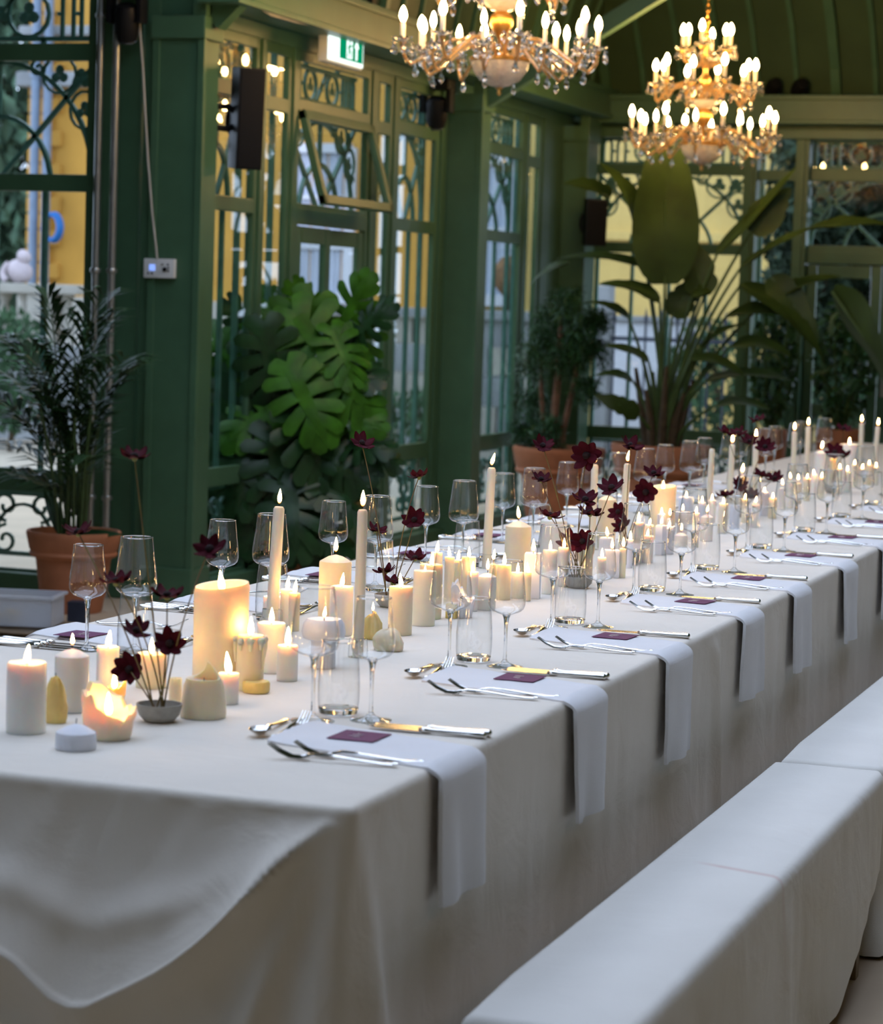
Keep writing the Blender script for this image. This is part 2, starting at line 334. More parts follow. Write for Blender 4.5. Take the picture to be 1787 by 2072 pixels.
def iron_panel(m, kind, x0, x1, z0, z1):
    c = (x0+x1)/2; hw = (x1-x0)/2; h = z1-z0; T = .016
    if kind == 'arch':
        m.tube(arc(c, z0, hw*.98, h*.97, 0, PI, 24), T, 4); m.tube(arc(c, z0-.02, hw*.55, h*.56, 0, PI, 18), T, 4)
        m.tube([(c, 0, z0), (c+hw, 0, z1-.02)], T, 4); m.tube([(c, 0, z0), (c-hw, 0, z1-.02)], T, 4)
        m.tube([(c, 0, z0+h*.5), (c, 0, z1)], T, 4)
        for s_ in (-1, 1):
            r = hw*.17
            m.tube(arc(c+s_*hw*.62, z1-r*.9, r, r, PI, 3*PI, 14), T*.6, 4); leaf_iron(m, c+s_*hw*.62, z1-r*.9, r*.55)
            m.tube(arc(c+s_*hw*.88, z1-h*.42, r*.85, r, PI, 3*PI, 14), T*.6, 4); leaf_iron(m, c+s_*hw*.88, z1-h*.42, r*.5)
            m.tube(spiral(c+s_*hw*.40, z1-r*.55, r*.5, PI/2, 1.2), T*.6, 4); leaf_iron(m, c+s_*hw*.84, z1-h*.17, r*.6)
            m.tube(spiral(c+s_*hw*.95, z0+h*.40, r*.4, 0, 1.2), T*.6, 4)
    elif kind == 'frieze':
        za, zb = z0+h*.18, z1-h*.12
        for z in (za, zb): m.tube([(x0, 0, z), (x1, 0, z)], T, 4)
        w = .085; n = max(1, int(hw*.95/w/1.25)//2)
        for s_ in (-1, 1):
            for i in range(n):
                xc = c+s_*(hw-.06-i*w*1.25)
                m.tube([(xc-w*.36, 0, za)]+arc(xc, zb-w*.5, w*.36, w*.45, PI, 0, 8)+[(xc+w*.36, 0, za)], T*.8, 4)
                m.sphere((xc-s_*w*.62, 0, (za+zb)/2), .012, 6, 4)
        r = min((zb-za)*.46, hw*.28); xr = hw-.06-n*w*1.25-r
        for s_ in (-1, 1):
            cx_ = c+s_*max(xr, r*.6); m.tube(arc(cx_, (za+zb)/2, r, r, 0, 2*PI, 14), T*.8, 4); leaf_iron(m, cx_, (za+zb)/2, r*.55)
        m.tube([(c-r*.9, 0, za+.01), (c+r*.9, 0, zb-.01)], T*.8, 4); leaf_iron(m, c, (za+zb)/2, r*.4)
        for xx in (c-hw*.45, c+hw*.45): m.tube([(xx, 0, z0), (xx, 0, za)], T, 4); m.tube([(xx, 0, zb), (xx, 0, z1)], T, 4)
    elif kind == 'bottom':
        for z in (z0+.10, z1-.04): m.tube([(x0, 0, z), (x1, 0, z)], T, 4)
        n = max(1, int((x1-x0)/.28)); w = (x1-x0)/n
        for i in range(n):
            xc = x0+(i+.5)*w; zm = (z0+.10+z1-.04)/2; r = w*.22
            m.tube(spiral(xc-r, zm+r*1.1, r, -PI/2, 1.3), T*.7, 4); m.tube(spiral(xc-r, zm-r*1.1, r, PI/2, 1.3, hand=-1), T*.7, 4)
            m.tube(spiral(xc+r, zm+r*1.1, r, -PI/2, 1.3, hand=-1), T*.7, 4); m.tube(spiral(xc+r, zm-r*1.1, r, PI/2, 1.3), T*.7, 4)
            m.tube(arc(xc-w*.5, z0+.10, w*.5, zm-z0, 0, PI/2, 8), T*.7, 4); m.tube(arc(xc+w*.5, z0+.10, w*.5, zm-z0, PI/2, PI, 8), T*.7, 4)
def wroot(name, origin, rz):
    o = bpy.data.objects.new(name, None); COL.objects.link(o); o.location = origin; o.rotation_euler = (0, 0, rz); return struct(o)
def bay(name, origin, rz, x0, x1, levels, bars=3, yoff=0.0, iron=True, stl=.055, posts=True):
    """levels: list of (z0, z1, kind); rails fill the gaps between them"""
    o = wroot(name, origin, rz); zt = levels[-1][1]+.07
    for xa, xb in ((x0-stl, x0+.004), (x1-.004, x1+stl)):
        MB().box(xa, xb, -.018, .018, .08, zt, .005).build('stile', 'green_paint', o, False)
    prev = None
    for z0, z1, kind in levels:
        if prev is not None and z0-prev > .005: MB().box(x0, x1, -.018, .018, prev-.003, z0+.003, .005).build('rail', 'green_paint', o, False)
        prev = z1
        if kind != 'open': MB().box(x0, x1, -.002, .002, z0, z1).build('pane', 'window_glass', o, False)
    MB().box(x0, x1, -.018, .018, levels[-1][1]-.003, zt, .005).build('rail', 'green_paint', o, False)
    MB().box(x0, x1, -.018, .018, max(.08, levels[0][0]-.10), levels[0][0]+.003, .005).build('rail', 'green_paint', o, False)
    if not iron: return o
    m = MB()
    for z0, z1, kind in levels:
        k2 = 'arch' if kind == 'open' else kind
        if k2 in ('arch', 'frieze', 'bottom'): iron_panel(m, k2, x0, x1, z0-.03, z1+.02)
        m.tube([(x0, 0, z0-.04), (x1, 0, z0-.04)], .014, 4)
    g = m.build('iron_grille', 'iron_teal', o, False, loc=(0, .07, 0))
    if posts:
        for xx in (x0+.01, x1-.01): iron_bar(g, xx, .02, zt, .014)
    zm = [(a, b) for a, b, kk in levels if kk == 'main'][0] if any(kk == 'main' for _, _, kk in levels) else None
    if zm and bars:
        for i in range(bars):
            iron_bar(g, x0+(x1-x0)*(i+1)/(bars+1), zm[0]-.04, zm[1]+.04, .012)
    return o
RZ = PI/2; OS = (XS, 0, 0); OF = (0, YF, 0); OL = (0, YL, 0)
std = [(.10, .55, 'bottom'), (.64, 1.95, 'main'), (2.02, 2.53, 'arch'), (2.60, 2.80, 'frieze')]
nar = [(.10, .55, 'plain'), (.65, 2.50, 'main'), (2.57, 2.80, 'plain')]
bay('window_1', OL, 0, -6.85, -5.76, [(.10, .50, 'bottom'), (.61, 2.01, 'main'), (2.09, 2.655, 'arch'), (2.735, 3.04, 'frieze')], 3)
bay('window_13', OL, 0, -7.98, -6.97, [(.10, .50, 'bottom'), (.61, 2.01, 'main'), (2.09, 2.655, 'arch'), (2.735, 3.04, 'frieze')], 3)
bay('window_2', OS, RZ, 11.28, 11.88, std, 2)
bay('window_3', OS, RZ, 12.01, 12.31, nar, 1)
bay('window_4', OS, RZ, 12.46, 13.50, [(2.03, 2.50, 'open'), (2.59, 2.80, 'frieze')], 0, posts=False)
bay('window_5', OS, RZ, 13.66, 13.87, nar, 1)
bay('window_6', OS, RZ, 14.03, 14.70, std, 2)
bay('window_7', OS, RZ, 15.32, 16.50, std, 3)
bay('window_8', OS, RZ, 16.63, 16.90, nar, 1)
bay('window_9', OF, 0, -5.09, -3.95, std, 3)
bay('window_10', OF, 0, -3.85, -3.56, nar, 0)
bay('window_11', OF, 0, -3.48, -2.36, [(2.03, 2.50, 'arch'), (2.59, 2.79, 'frieze')], 0, posts=False)
# tilted fanlight over the glazed door
t = wroot('window_12', (XS+.03, 12.98, 2.53), RZ); t.rotation_euler = (0, 0, RZ); 
sash = MB(); hw = .53; hh = .52
for q in ((-hw, hw, -.02, .02, -.05, 0), (-hw, hw, -.02, .02, -hh, -hh+.05), (-hw, -hw+.05, -.02, .02, -hh, 0), (hw-.05, hw, -.02, .02, -hh, 0)): sash.box(*q, .004)
ang = math.radians(-16)
so = sash.build('sash', 'green_paint', t, False, rot=(ang, 0, 0))
MB().box(-hw+.04, hw-.04, -.003, .003, -hh+.04, -.04).build('pane', 'window_glass', so, False)
# double glazed door in the side wall and the door in the far wall
def door(name, origin, rz, x0, x1, ztop, ajar=0.0):
    o = wroot(name, origin, rz); c = (x0+x1)/2
    MB().box(x0-.055, x0+.01, -.02, .02, 0, ztop+.08, .005).build('jamb', 'green_paint', o, False)
    MB().box(x1-.01, x1+.055, -.02, .02, 0, ztop+.08, .005).build('jamb', 'green_paint', o, False)
    MB().box(x0, x1, -.02, .02, ztop, ztop+.09, .005).build('lintel', 'green_paint', o, False)
    for i, (a, b, h) in enumerate(((x0+.015, c-.004, 1), (c+.004, x1-.015, -1))):
        L = b-a
        m = MB(); s_ = h
        def bx(u0, u1, z0, z1): 
            lo, hi = sorted((s_*u0, s_*u1)); m.box(lo, hi, -.014, .014, z0, z1, .003)
        bx(0, .07, .02, ztop-.01); bx(L-.07, L, .02, ztop-.01); bx(.08, L-.08, ztop-.10, ztop-.01); bx(.08, L-.08, .02, .22); bx(.08, L-.08, .80, .88)
        lf = m.build('door_leaf', 'green_paint', o, False, loc=(a if h == 1 else b, 0, 0), rot=(0, 0, -ajar*(h == -1)))
        for z0, z1 in ((.21, .81), (.87, ztop-.09)):
            lo, hi = sorted((s_*.075, s_*(L-.075))); MB().box(lo, hi, -.003, .003, z0, z1).build('pane', 'window_glass', lf, False)
        if h == -1:
            m = MB(); m.box(-L+.02, -L+.06, -.032, -.024, .95, 1.12, .003); m.tube([(-L+.04, -.03, 1.05), (-L+.04, -.07, 1.05), (-L+.14, -.07, 1.05)], .008, 6); m.build('door_handle', 'grey_steel', lf)
    return o
door('door_1', OS, RZ, 12.46, 13.50, 1.92, math.radians(5))
door('door_2', OF, 0, -3.48, -2.36, 1.90)
# mouldings between the side-wall bays, posts of the far wall
for i, (a, b) in enumerate(((11.935, 11.955), (12.365, 12.40), (13.555, 13.60), (13.925, 13.975), (16.555, 16.575))):
    slab('trim_%d' % (6+i), [(XS-.018, XS+.03, a-.012, b+.012, .08, 2.86)], b=.004)
for i, xx in enumerate((-5.16, -3.90, -3.52)):
    slab('trim_%d' % (11+i), [(xx-.05, xx+.05, YF-.10, YF+.05, .08, 2.82), (xx-.02, xx+.02, YF-.12, YF-.08, .08, 2.82)], b=.004)
slab('trim_14', [(-5.70, -5.62, YL-.05, YL+.05, 0, 3.1), (-5.44, -5.36, YL-.05, YL+.10, 0, 3.1)], b=.005)
slab('trim_15', [(-5.61, -5.48, YL+.0, YL+.06, 0, 3.1)], b=.005)
# two service pipes beside the corner column
for x_, lab in ((193, 'thin grey service pipe nearer the corner window'), (226, 'thin grey service pipe nearer the corner column')):
    p = wy(x_, 560, 10.98)
    t = thing('service_pipe', lab, 'pipe', (p.x, p.y, 0), group='service pipes at the corner')
    MB().lathe([(.018, 0), (.018, 3.8)], 12).build('pipe', 'grey_steel', t)
    for z in (1.62, 2.86, .5): MB().lathe([(.024, z-.012), (.027, z-.006), (.027, z+.006), (.024, z+.012)], 12).build('clamp', 'grey_steel', t)
# ================================================================== outdoors, seen through the panes
def rnd(a, b): return a+(b-a)*random.random()
YB = 27.0
def ex(px, py=600): return wy(px, py, YB)
xa, xb = ex(58).x, ex(900).x
b1 = thing('building', 'ochre house with white curtained window behind the door bay', 'building', ((xa+xb)/2, YB, 0))
def part(name, mat, par, boxes, b=0.0, sm_=False):
    m = MB()
    for q in boxes: m.box(q[0]-par.location.x, q[1]-par.location.x, q[2]-par.location.y, q[3]-par.location.y, q[4], q[5], b)
    return m.build(name, mat, par, sm_)
zg = ex(500, 612).z
part('wall', 'ochre_wall', b1, [(xa, xb, YB, YB+4, zg, 9)])
part('plinth', 'stone_pale', b1, [(xa-.1, xb, YB-.12, YB+4, 0, zg)], .02)
part('cornice', 'stone_grey', b1, [(xa-.1, ex(192).x+.4, YB-.25, YB+.1, ex(100, 178).z, ex(100, 148).z)], .03)
part('cornice', 'stone_grey', b1, [(xa-.1, ex(192).x+.4, YB-.2, YB+.1, ex(100, 75).z, ex(100, 55).z)], .03)
z = zg; i = 0
while z < 5.2:       # rusticated corner stones
    part('quoin', 'ochre_wall', b1, [(xa-.03, xa+(.42 if i % 2 else .30), YB-.05, YB+.1, z+.01, z+.19)], .015); z += .20; i += 1
def hwin(par, px0, px1, py0, py1, mat, frame='white_paint', bars=1):
    p0, p1 = wy(px0, py1, YB), wy(px1, py0, YB); c = par.location
    w = part('window', frame, par, [(p0.x-.06, p0.x+.05, YB-.08, YB+.02, p0.z, p1.z), (p1.x-.05, p1.x+.06, YB-.08, YB+.02, p0.z, p1.z), (p0.x, p1.x, YB-.08, YB+.02, p1.z-.06, p1.z+.05), (p0.x, p1.x, YB-.1, YB+.02, p0.z-.08, p0.z+.05)]+[(p0.x, p1.x, YB-.06, YB+.02, p0.z+(p1.z-p0.z)*k/(bars+1)-.025, p0.z+(p1.z-p0.z)*k/(bars+1)+.025) for k in range(1, bars+1)])
    n = 40; rows = []
    for zz in (p0.z, p1.z): rows.append([(p0.x+(p1.x-p0.x)*j/n-c.x, YB-.02+.02*math.sin(j*1.7)+.01*math.sin(j*.6)-c.y, zz) for j in range(n+1)])
    MB().grid(rows).build('curtain', mat, w)
hwin(b1, 590, 715, 300, 598, 'curtain', bars=2)
hwin(b1, 625, 640, 640, 660, 'dark_pane')
xc = ex(1110).x; xd = ex(1560).x
b2 = thing('building', 'pale yellow house beyond the far windows and big-leaved plant', 'building', ((xb+xd)/2, YB, 0))
part('wall', 'yellow_wall', b2, [(xb+.02, xd, YB+.05, YB+4, 0, 9)])
part('plinth', 'stone_grey', b2, [(xb+.02, ex(1080).x, YB-.05, YB+.2, 0, zg-.02)], .02)
part('string_course', 'yellow_wall', b2, [(ex(1150).x, xd, YB-.04, YB+.1, ex(1300, 478).z-.05, ex(1300, 478).z+.05)], .01)
hwin(b2, 958, 1052, 322, 604, 'blind', bars=1)
# drain pipes on the ochre house, blue hose coil
for px, lab in ((92, 'pale blue drain pipe on the ochre house, the left one'), (116, 'pale blue drain pipe on the ochre house, the right one')):
    p = ex(px); t = thing('drain_pipe', lab, 'drain pipe', (p.x, YB-.34, 0), group='drain pipes on the ochre house')
    MB().lathe([(.055, .4), (.055, 5.2)], 12).build('pipe', 'pipe_blue', t)
    for zz in (1.4, 2.8, 4.1): MB().lathe([(.07, zz-.03), (.07, zz+.03)], 12).build('clamp', 'pipe_blue', t)
p = wy(106, 460, YB-.43); t = thing('hose_coil', 'bright blue hose coiled on the drain pipe outside', 'hose', p)
for k in range(4): MB().tube([(.10*math.cos(a)*(1+.04*k), .03*k-.05, .15*math.sin(a)*(1+.04*k)) for a in [2*PI*i/24 for i in range(24)]], .022, 6, closed=True).build('hose_loop', 'hose_blue', t)
# stone balustrade
YW = 22.5
def ew(px, py=700): return wy(px, py, YW)
zc = ew(100, 575).z
bx0, bx1 = ew(-60).x, ew(175).x
t = thing('balustrade', 'weathered stone balustrade outside the corner window', 'balustrade', ((bx0+bx1)/2, YW, 0))
part('coping', 'stone_pale', t, [(bx0, bx1, YW-.2, YW+.2, zc-.10, zc)], .02)
part('base_course', 'stone_grey', t, [(bx0, bx1, YW-.18, YW+.18, 0, zc-.62)], .02)
xx = bx0+.15; i = 0
while xx < bx1-.1:
    if i % 7 == 3: part('pier', 'stone_pale', t, [(xx-.14, xx+.14, YW-.16, YW+.16, zc-.62, zc-.1)], .01)
    else: MB().lathe([(.08, zc-.62), (.08, zc-.58), (.045, zc-.55), (.085, zc-.40), (.04, zc-.20), (.07, zc-.14), (.075, zc-.10)], 10, (xx-t.location.x, 0, 0)).build('baluster', 'stone_pale', t)
    xx += .24; i += 1
wx0, wx1 = ew(392).x, ew(1085).x; zw = ew(700, 618).z
t = thing('garden_wall', 'grey weathered stone wall outside the glazed door bay', 'wall', ((wx0+wx1)/2, YW, 0))
part('coping', 'stone_grey', t, [(ew(575).x, wx1, YW-.2, YW+.2, zw-.09, zw)], .02)
random.seed(3); z = 0.0; r_ = 0
while z < zw-.12:
    x_ = ew(575).x+(.3 if r_ % 2 else 0)
    while x_ < wx1-.05:
        w = rnd(.4, .75); e_ = min(x_+w, wx1)
        part('stone_block', 'stone_pale' if random.random() < .7 else 'stone_grey', t, [(x_+.008, e_-.008, YW-.12-rnd(0, .02), YW+.12, z+.008, min(z+.28, zw-.09)-.008)], .012); x_ = e_
    z += .285; r_ += 1
# foliage ---------------------------------------------------------------
def leafcloud(name, mat, par, n, fn, s0, s1, stuff=True):
    vs = []; fs = []
    for i in range(n):
        c = Vector(fn()); s_ = rnd(s0, s1); e_ = Euler((rnd(0, 6.3), rnd(0, 6.3), rnd(0, 6.3))).to_matrix()
        o = len(vs)
        for q in ((-1, 0, 0), (0, -.45, .12), (1, 0, 0), (0, .45, .12)): vs.append(c+e_ @ (Vector(q)*s_))
        fs.append((o, o+1, o+2, o+3))
    m = MB(); m.add(vs, fs); me = bpy.data.meshes.new(name); me.from_pydata(m.v, [], m.f); me.materials.append(M[mat])
    o = put(name, me, par)
    if stuff: o['kind'] = 'stuff'
    return o
def ell(cx, cy, cz, rx, ry, rz):
    def f():
        while 1:
            p = Vector((rnd(-1, 1), rnd(-1, 1), rnd(-1, 1)))
            if p.length < 1 and p.length > .35: return (cx+p.x*rx, cy+p.y*ry, cz+p.z*rz)
    return f
def tree(name, label, base, h, rx, rz_, mat, n, s0, s1, cat='tree', group=None, tr=.1):
    t = thing(name, label, cat, base, group=group)
    m = MB(); m.tube([(0, 0, -.05), (.05, .02, h*.4), (0, 0, h*.8)], [tr, tr*.8, tr*.4], 7)
    for k in range(5): a = k*1.26; m.tube([(0, 0, h*(.35+.07*k)), (rx*.5*math.cos(a), rx*.5*math.sin(a), h*(.55+.06*k))], [tr*.4, tr*.15], 5)
    m.build('trunk', 'trunk_dark', t)
    leafcloud('crown', mat, t, n, ell(0, 0, h-rz_, rx, rx, rz_), s0, s1); return t
p = wy(8, 900, 26); tree('garden_tree', 'leafy green tree beyond the corner window, left of the ochre house', (wy(5, 900, 34).x, 34, 0), 9.0, 2.6, 4.4, 'tree_leaf', 9000, .12, .26)
p = wy(20, 900, 21.2); tree('garden_shrub', 'rounded green shrub low beyond the corner window', (p.x, 21.2, 0), 1.35, .42, .62, 'hedge', 1500, .03, .07, 'shrub', tr=.03)
p = wy(845, 900, 21.3); tree('garden_shrub', 'low green shrub under the stone wall beside the second column', (p.x, 21.3, 0), .75, .5, .38, 'hedge', 900, .03, .06, 'shrub', tr=.02)
p = wy(1440, 850, 24); tree('garden_shrub', 'pale leafy creeper bush before the yellow house', (p.x, 24, 0), 1.5, .55, .75, 'hedge', 1400, .03, .07, 'shrub', tr=.03)
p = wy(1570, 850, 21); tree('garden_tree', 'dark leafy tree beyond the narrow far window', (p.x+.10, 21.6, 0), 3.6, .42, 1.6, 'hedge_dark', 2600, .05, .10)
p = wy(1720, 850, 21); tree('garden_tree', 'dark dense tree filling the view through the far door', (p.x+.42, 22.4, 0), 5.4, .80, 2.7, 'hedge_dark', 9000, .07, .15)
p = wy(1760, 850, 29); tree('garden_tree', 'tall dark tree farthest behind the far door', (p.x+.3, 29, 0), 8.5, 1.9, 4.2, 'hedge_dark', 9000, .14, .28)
p = wy(1730, 800, 19.6); tree('garden_shrub', 'bluish green shrub outside the far door', (p.x, 19.6, 0), 1.5, .34, .62, 'hedge', 1100, .03, .07, 'shrub', tr=.03)
p = wy(1565, 820, 19.6); tree('garden_shrub', 'bluish green shrub outside the narrow far window', (p.x, 19.6, 0), 1.2, .24, .5, 'hedge', 700, .03, .06, 'shrub', tr=.03)
# garden figure, topiary, railing and white wall
p = wy(40, 572, YW); t = thing('garden_figure', 'pinkish pale stone figure sitting on the balustrade', 'sculpture', (p.x, YW, zc))
MB().sphere((0, 0, .12), .13, 12, 9, (1.1, .9, .95), lambda q: q*(1+.18*nz(q[0]*9, q[1]*9, q[2]*9))).build('body', 'figure_stone', t)
MB().sphere((.04, 0, .27), .075, 12, 9, (1, 1, 1), lambda q: q*(1+.2*nz(q[0]*12, q[1]*12, q[2]*12))).build('head', 'figure_stone', t)
MB().tube(bez((-.1, -.05, .2), (-.2, -.08, .1), (-.1, -.1, .02), 6), .035, 7).build('arm', 'figure_stone', t)
p = wy(1030, 560, 23.2); t = thing('topiary', 'round brown clipped bush on a dark stem, outside the narrow bay', 'bush', (p.x, 23.2, 0))
MB().sphere((0, 0, p.z), .15, 16, 12, (1, 1, 1.35), lambda q: q*(1+.12*nz(q[0]*20, q[1]*20, q[2]*20))).build('crown', 'topiary_brown', t); MB().lathe([(.05, 0), (.05, p.z-.1)], 8).build('stem', 'trunk_dark', t)
rx0, rx1 = wy(1175, 800, 23).x, wy(1500, 800, 23).x
t = thing('iron_railing', 'tall spiked iron railing outside the far window', 'railing', ((rx0+rx1)/2, 23, 0))
for zz in (.35, 1.25): part('railing_rail', 'dark_box', t, [(rx0, rx1, 22.98, 23.02, zz-.02, zz+.02)])
xx = rx0
while xx < rx1:
    MB().lathe([(.012, 0), (.012, 1.40), (.022, 1.44), (.001, 1.55)], 6, (xx-t.location.x, 0, 0)).build('railing_bar', 'dark_box', t); xx += .155
part('railing_post', 'stone_grey', t, [(wy(1205, 800, 23).x, wy(1232, 800, 23).x, 22.9, 23.1, 0, 1.75)], .02)
p0, p1 = wy(1225, 800, 25), wy(1405, 655, 25)
t = thing('garden_wall', 'low whitewashed wall behind the iron railing', 'wall', ((p0.x+p1.x)/2, 25, 0))
part('panel', 'white_paint', t, [(p0.x, p1.x, 24.9, 25.1, 0, p1.z)], .02); part('coping', 'stone_grey', t, [(p0.x, p1.x, 24.86, 25.14, p1.z, p1.z+.06)], .01)
# ================================================================== fixtures
random.seed(11)
# wall loudspeakers
def speaker(label, c, w, d, h, rz, tilt, arm_to):
    t = thing('wall_speaker', label, 'loudspeaker', (c[0], c[1], c[2]-h/2))
    e = Euler((tilt, 0, rz))
    b = MB().box(-w/2, w/2, -d/2, d/2, 0, h, .008).build('cabinet', 'black_plastic', t, rot=e)
    MB().box(-w/2+.01, w/2-.01, -d/2-.006, -d/2, .01, h-.01, .003).build('front_grille', 'black_mesh', b)
    loc = t.location; a = Vector(arm_to)-Vector(loc)
    m = MB(); m.box(a.x-.02, a.x+.02, a.y-.06, a.y+.06, a.z-.13, a.z+.13, .005); m.build('wall_plate', 'black_plastic', t)
    back = Vector((0, .02, h*.48))
    m = MB(); m.tube([a+Vector((0, 0, .05)), a*.5+back*.5+Vector((.0, .03, .06)), back], .016, 8); m.tube([a-Vector((0, 0, .05)), a*.5+back*.5+Vector((.0, .03, -.05)), back], .016, 8)
    m.build('bracket_arm', 'black_plastic', t)
    m = MB(); m.tube(arc(0, 0, .09, .10, PI*.6, PI*1.5, 8), .012, 6); m.build('yoke', 'black_plastic', t, loc=back-Vector((.02, 0, 0)))
    return t
p = wy(497, 240, 11.45)
speaker('tall black loudspeaker bracketed beside the corner column', p, .135, .17, .50, math.radians(38), math.radians(5), wy(412, 234, 11.25))
p = wy(1203, 450, 17.2)
speaker('black loudspeaker half hidden behind the big plant, on the far column', p, .15, .18, .33, math.radians(25), math.radians(5), (-5.02, 17.5, p.z+.05))
# exit sign under the beam
p0, p1 = wx(668, 110, -5.0), wx(728, 105, -5.0)
yc, zc_ = (p0.y+p1.y)/2, wx(697, 97, -5.0).z; L = .50; Hs = .165
t = thing('exit_sign', 'lit green and white emergency exit sign with running figure and arrow', 'exit sign', (-5.0, yc, zc_-Hs/2), PI/2)
MB().box(-L/2-.012, L/2+.012, .0, .05, -.012, Hs+.012, .006).build('housing', 'white_plastic', t)
MB().box(-L/2, L/2, -.008, .0, 0, Hs).build('light_panel', 'exit_white', t, False)
g = .5*L
MB().box(-.10, L/2-.015, -.011, -.008, .02, Hs-.02).build('green_field', 'exit_green', t, False)
def flat(name, polys, mat, par, y=-.013):
    m = MB()
    for poly in polys:
        n = len(poly); m.add([(a, y, b) for a, b in poly]+[(a, y+.002, b) for a, b in poly], [tuple(range(n)), tuple(range(2*n-1, n-1, -1))]+[(i, n+i, n+(i+1) % n, (i+1) % n) for i in range(n)])
    return m.build(name, mat, par, False)
flat('arrow', [[(.13, .03), (.15, .03), (.15, .095), (.17, .095), (.14, .14), (.11, .095), (.13, .095)]], 'exit_white', t)
flat('doorway', [[(-.005, .03), (.075, .03), (.075, .135), (-.005, .135)]], 'exit_white', t)
fig = [[(.022, .112), (.030, .106), (.038, .112), (.038, .122), (.030, .128), (.022, .122)], [(.018, .075), (.036, .07), (.042, .10), (.024, .106)], [(.018, .075), (.008, .055), (.0, .04), (.007, .036), (.018, .052), (.030, .07)], [(.030, .07), (.045, .058), (.04, .036), (.048, .034), (.056, .062), (.038, .08)], [(.04, .10), (.058, .092), (.066, .10), (.063, .105), (.055, .10), (.04, .106)], [(.025, .104), (.01, .095), (.004, .08), (.01, .078), (.016, .09), (.028, .096)]]
flat('running_figure', fig, 'exit_green', t, -.015)
MB().lathe([(.012, 0), (.012, .12)], 8, (0, .025, Hs+.005)).build('hanger', 'white_plastic', t)
# moving-head stage lamps
def moving_head(label, top, s=1.0, up=False):
    t = thing('stage_lamp', label, 'stage lamp', top); k = 1 if up else -1
    MB().box(-.11*s, .11*s, -.08*s, .08*s, min(0, k*.08*s), max(0, k*.08*s), .01).build('base_box', 'black_plastic', t)
    for sx in (-1, 1): MB().box(sx*.10*s-.018*s, sx*.10*s+.018*s, -.05*s, .05*s, min(k*.07*s, k*.24*s), max(k*.07*s, k*.24*s), .006).build('yoke_arm', 'black_plastic', t)
    h = MB().lathe([(.02*s, -.12*s), (.065*s, -.11*s), (.078*s, -.05*s), (.078*s, .05*s), (.06*s, .10*s), (.02*s, .11*s)], 16).build('head', 'black_plastic', t, loc=(0, 0, k*.23*s), rot=(.4, .15, 0))
    MB().lathe([(.055*s, -.125*s), (.05*s, -.118*s)], 16).build('lens', 'dark_pane', h)
    return t
p = wy(886, 160, 14.6); moving_head('black moving-head lamp hanging at the second column under the near chandelier', (p.x, p.y, p.z), .86)
p = wy(258, -34, 10.95); moving_head('black moving-head lamp above the pipes in the top left corner', (p.x, p.y, p.z), .8)
p = wy(732, -42, 13.0); moving_head('black moving-head lamp above the beam, left of the near chandelier', (p.x, p.y, p.z), .7)
for px, lab in ((1565, 'small black spotlight on the far beam, the left of the pair'), (1618, 'small black spotlight on the far beam, the right of the pair')):
    p = wy(px, 200, YF-.2); t = thing('spotlight', lab, 'spotlight', (p.x, YF-.2, 3.09), group='spotlights on the far beam')
    MB().lathe([(.02, -.07), (.055, -.06), (.06, .02), (.04, .07), (.01, .075)], 14).build('can', 'black_plastic', t, loc=(0, 0, .065), rot=(1.2, 0, .5))
    MB().tube(arc(0, .0, .06, .065, 0, PI, 8), .008, 5).build('stirrup', 'black_plastic', t, loc=(0, 0, .01)); 
# control panel on the corner column with its cable
pc = wy(324, 543, 11.0); 
t = thing('control_panel', 'small white control panel with blue screen on the corner column', 'control panel', (pc.x, 11.02-.005, pc.z-.047))
MB().box(-.082, .082, -.03, 0, 0, .094, .006).build('case', 'white_plastic', t)
MB().box(-.05, -.02, -.034, -.029, .035, .065).build('screen', 'screen_blue', t, False)
MB().lathe([(.011, 0), (.011, .006)], 14).build('knob', 'black_plastic', t, loc=(.032, -.03, .042), rot=(PI/2, 0, 0))
for x_, z_ in ((.02, .066), (.05, .066), (.052, .050), (.052, .036), (-.055, .022), (-.035, .022)): MB().lathe([(.0045, 0), (.0045, .005)], 8).build('button', 'black_plastic', t, loc=(x_, -.03, z_), rot=(PI/2, 0, 0))
path = [wy(x_, y_, 10.985) for x_, y_ in ((281, -10), (283, 60), (290, 150), (294, 230), (300, 330), (308, 430), (316, 500), (318, 524))]
tag(MB().tube(path, .0055, 6).build('cable', 'cable'), 'thin pale cable hanging down the corner column to the control panel', 'cable')
path = [wx(x_, y_, -4.93) for x_, y_ in ((470, -20), (505, 4), (550, 30), (600, 44), (645, 52))]
tag(MB().tube(path, .008, 6).build('cable', 'cable'), 'pale cable slung under the beam near the exit sign', 'cable')
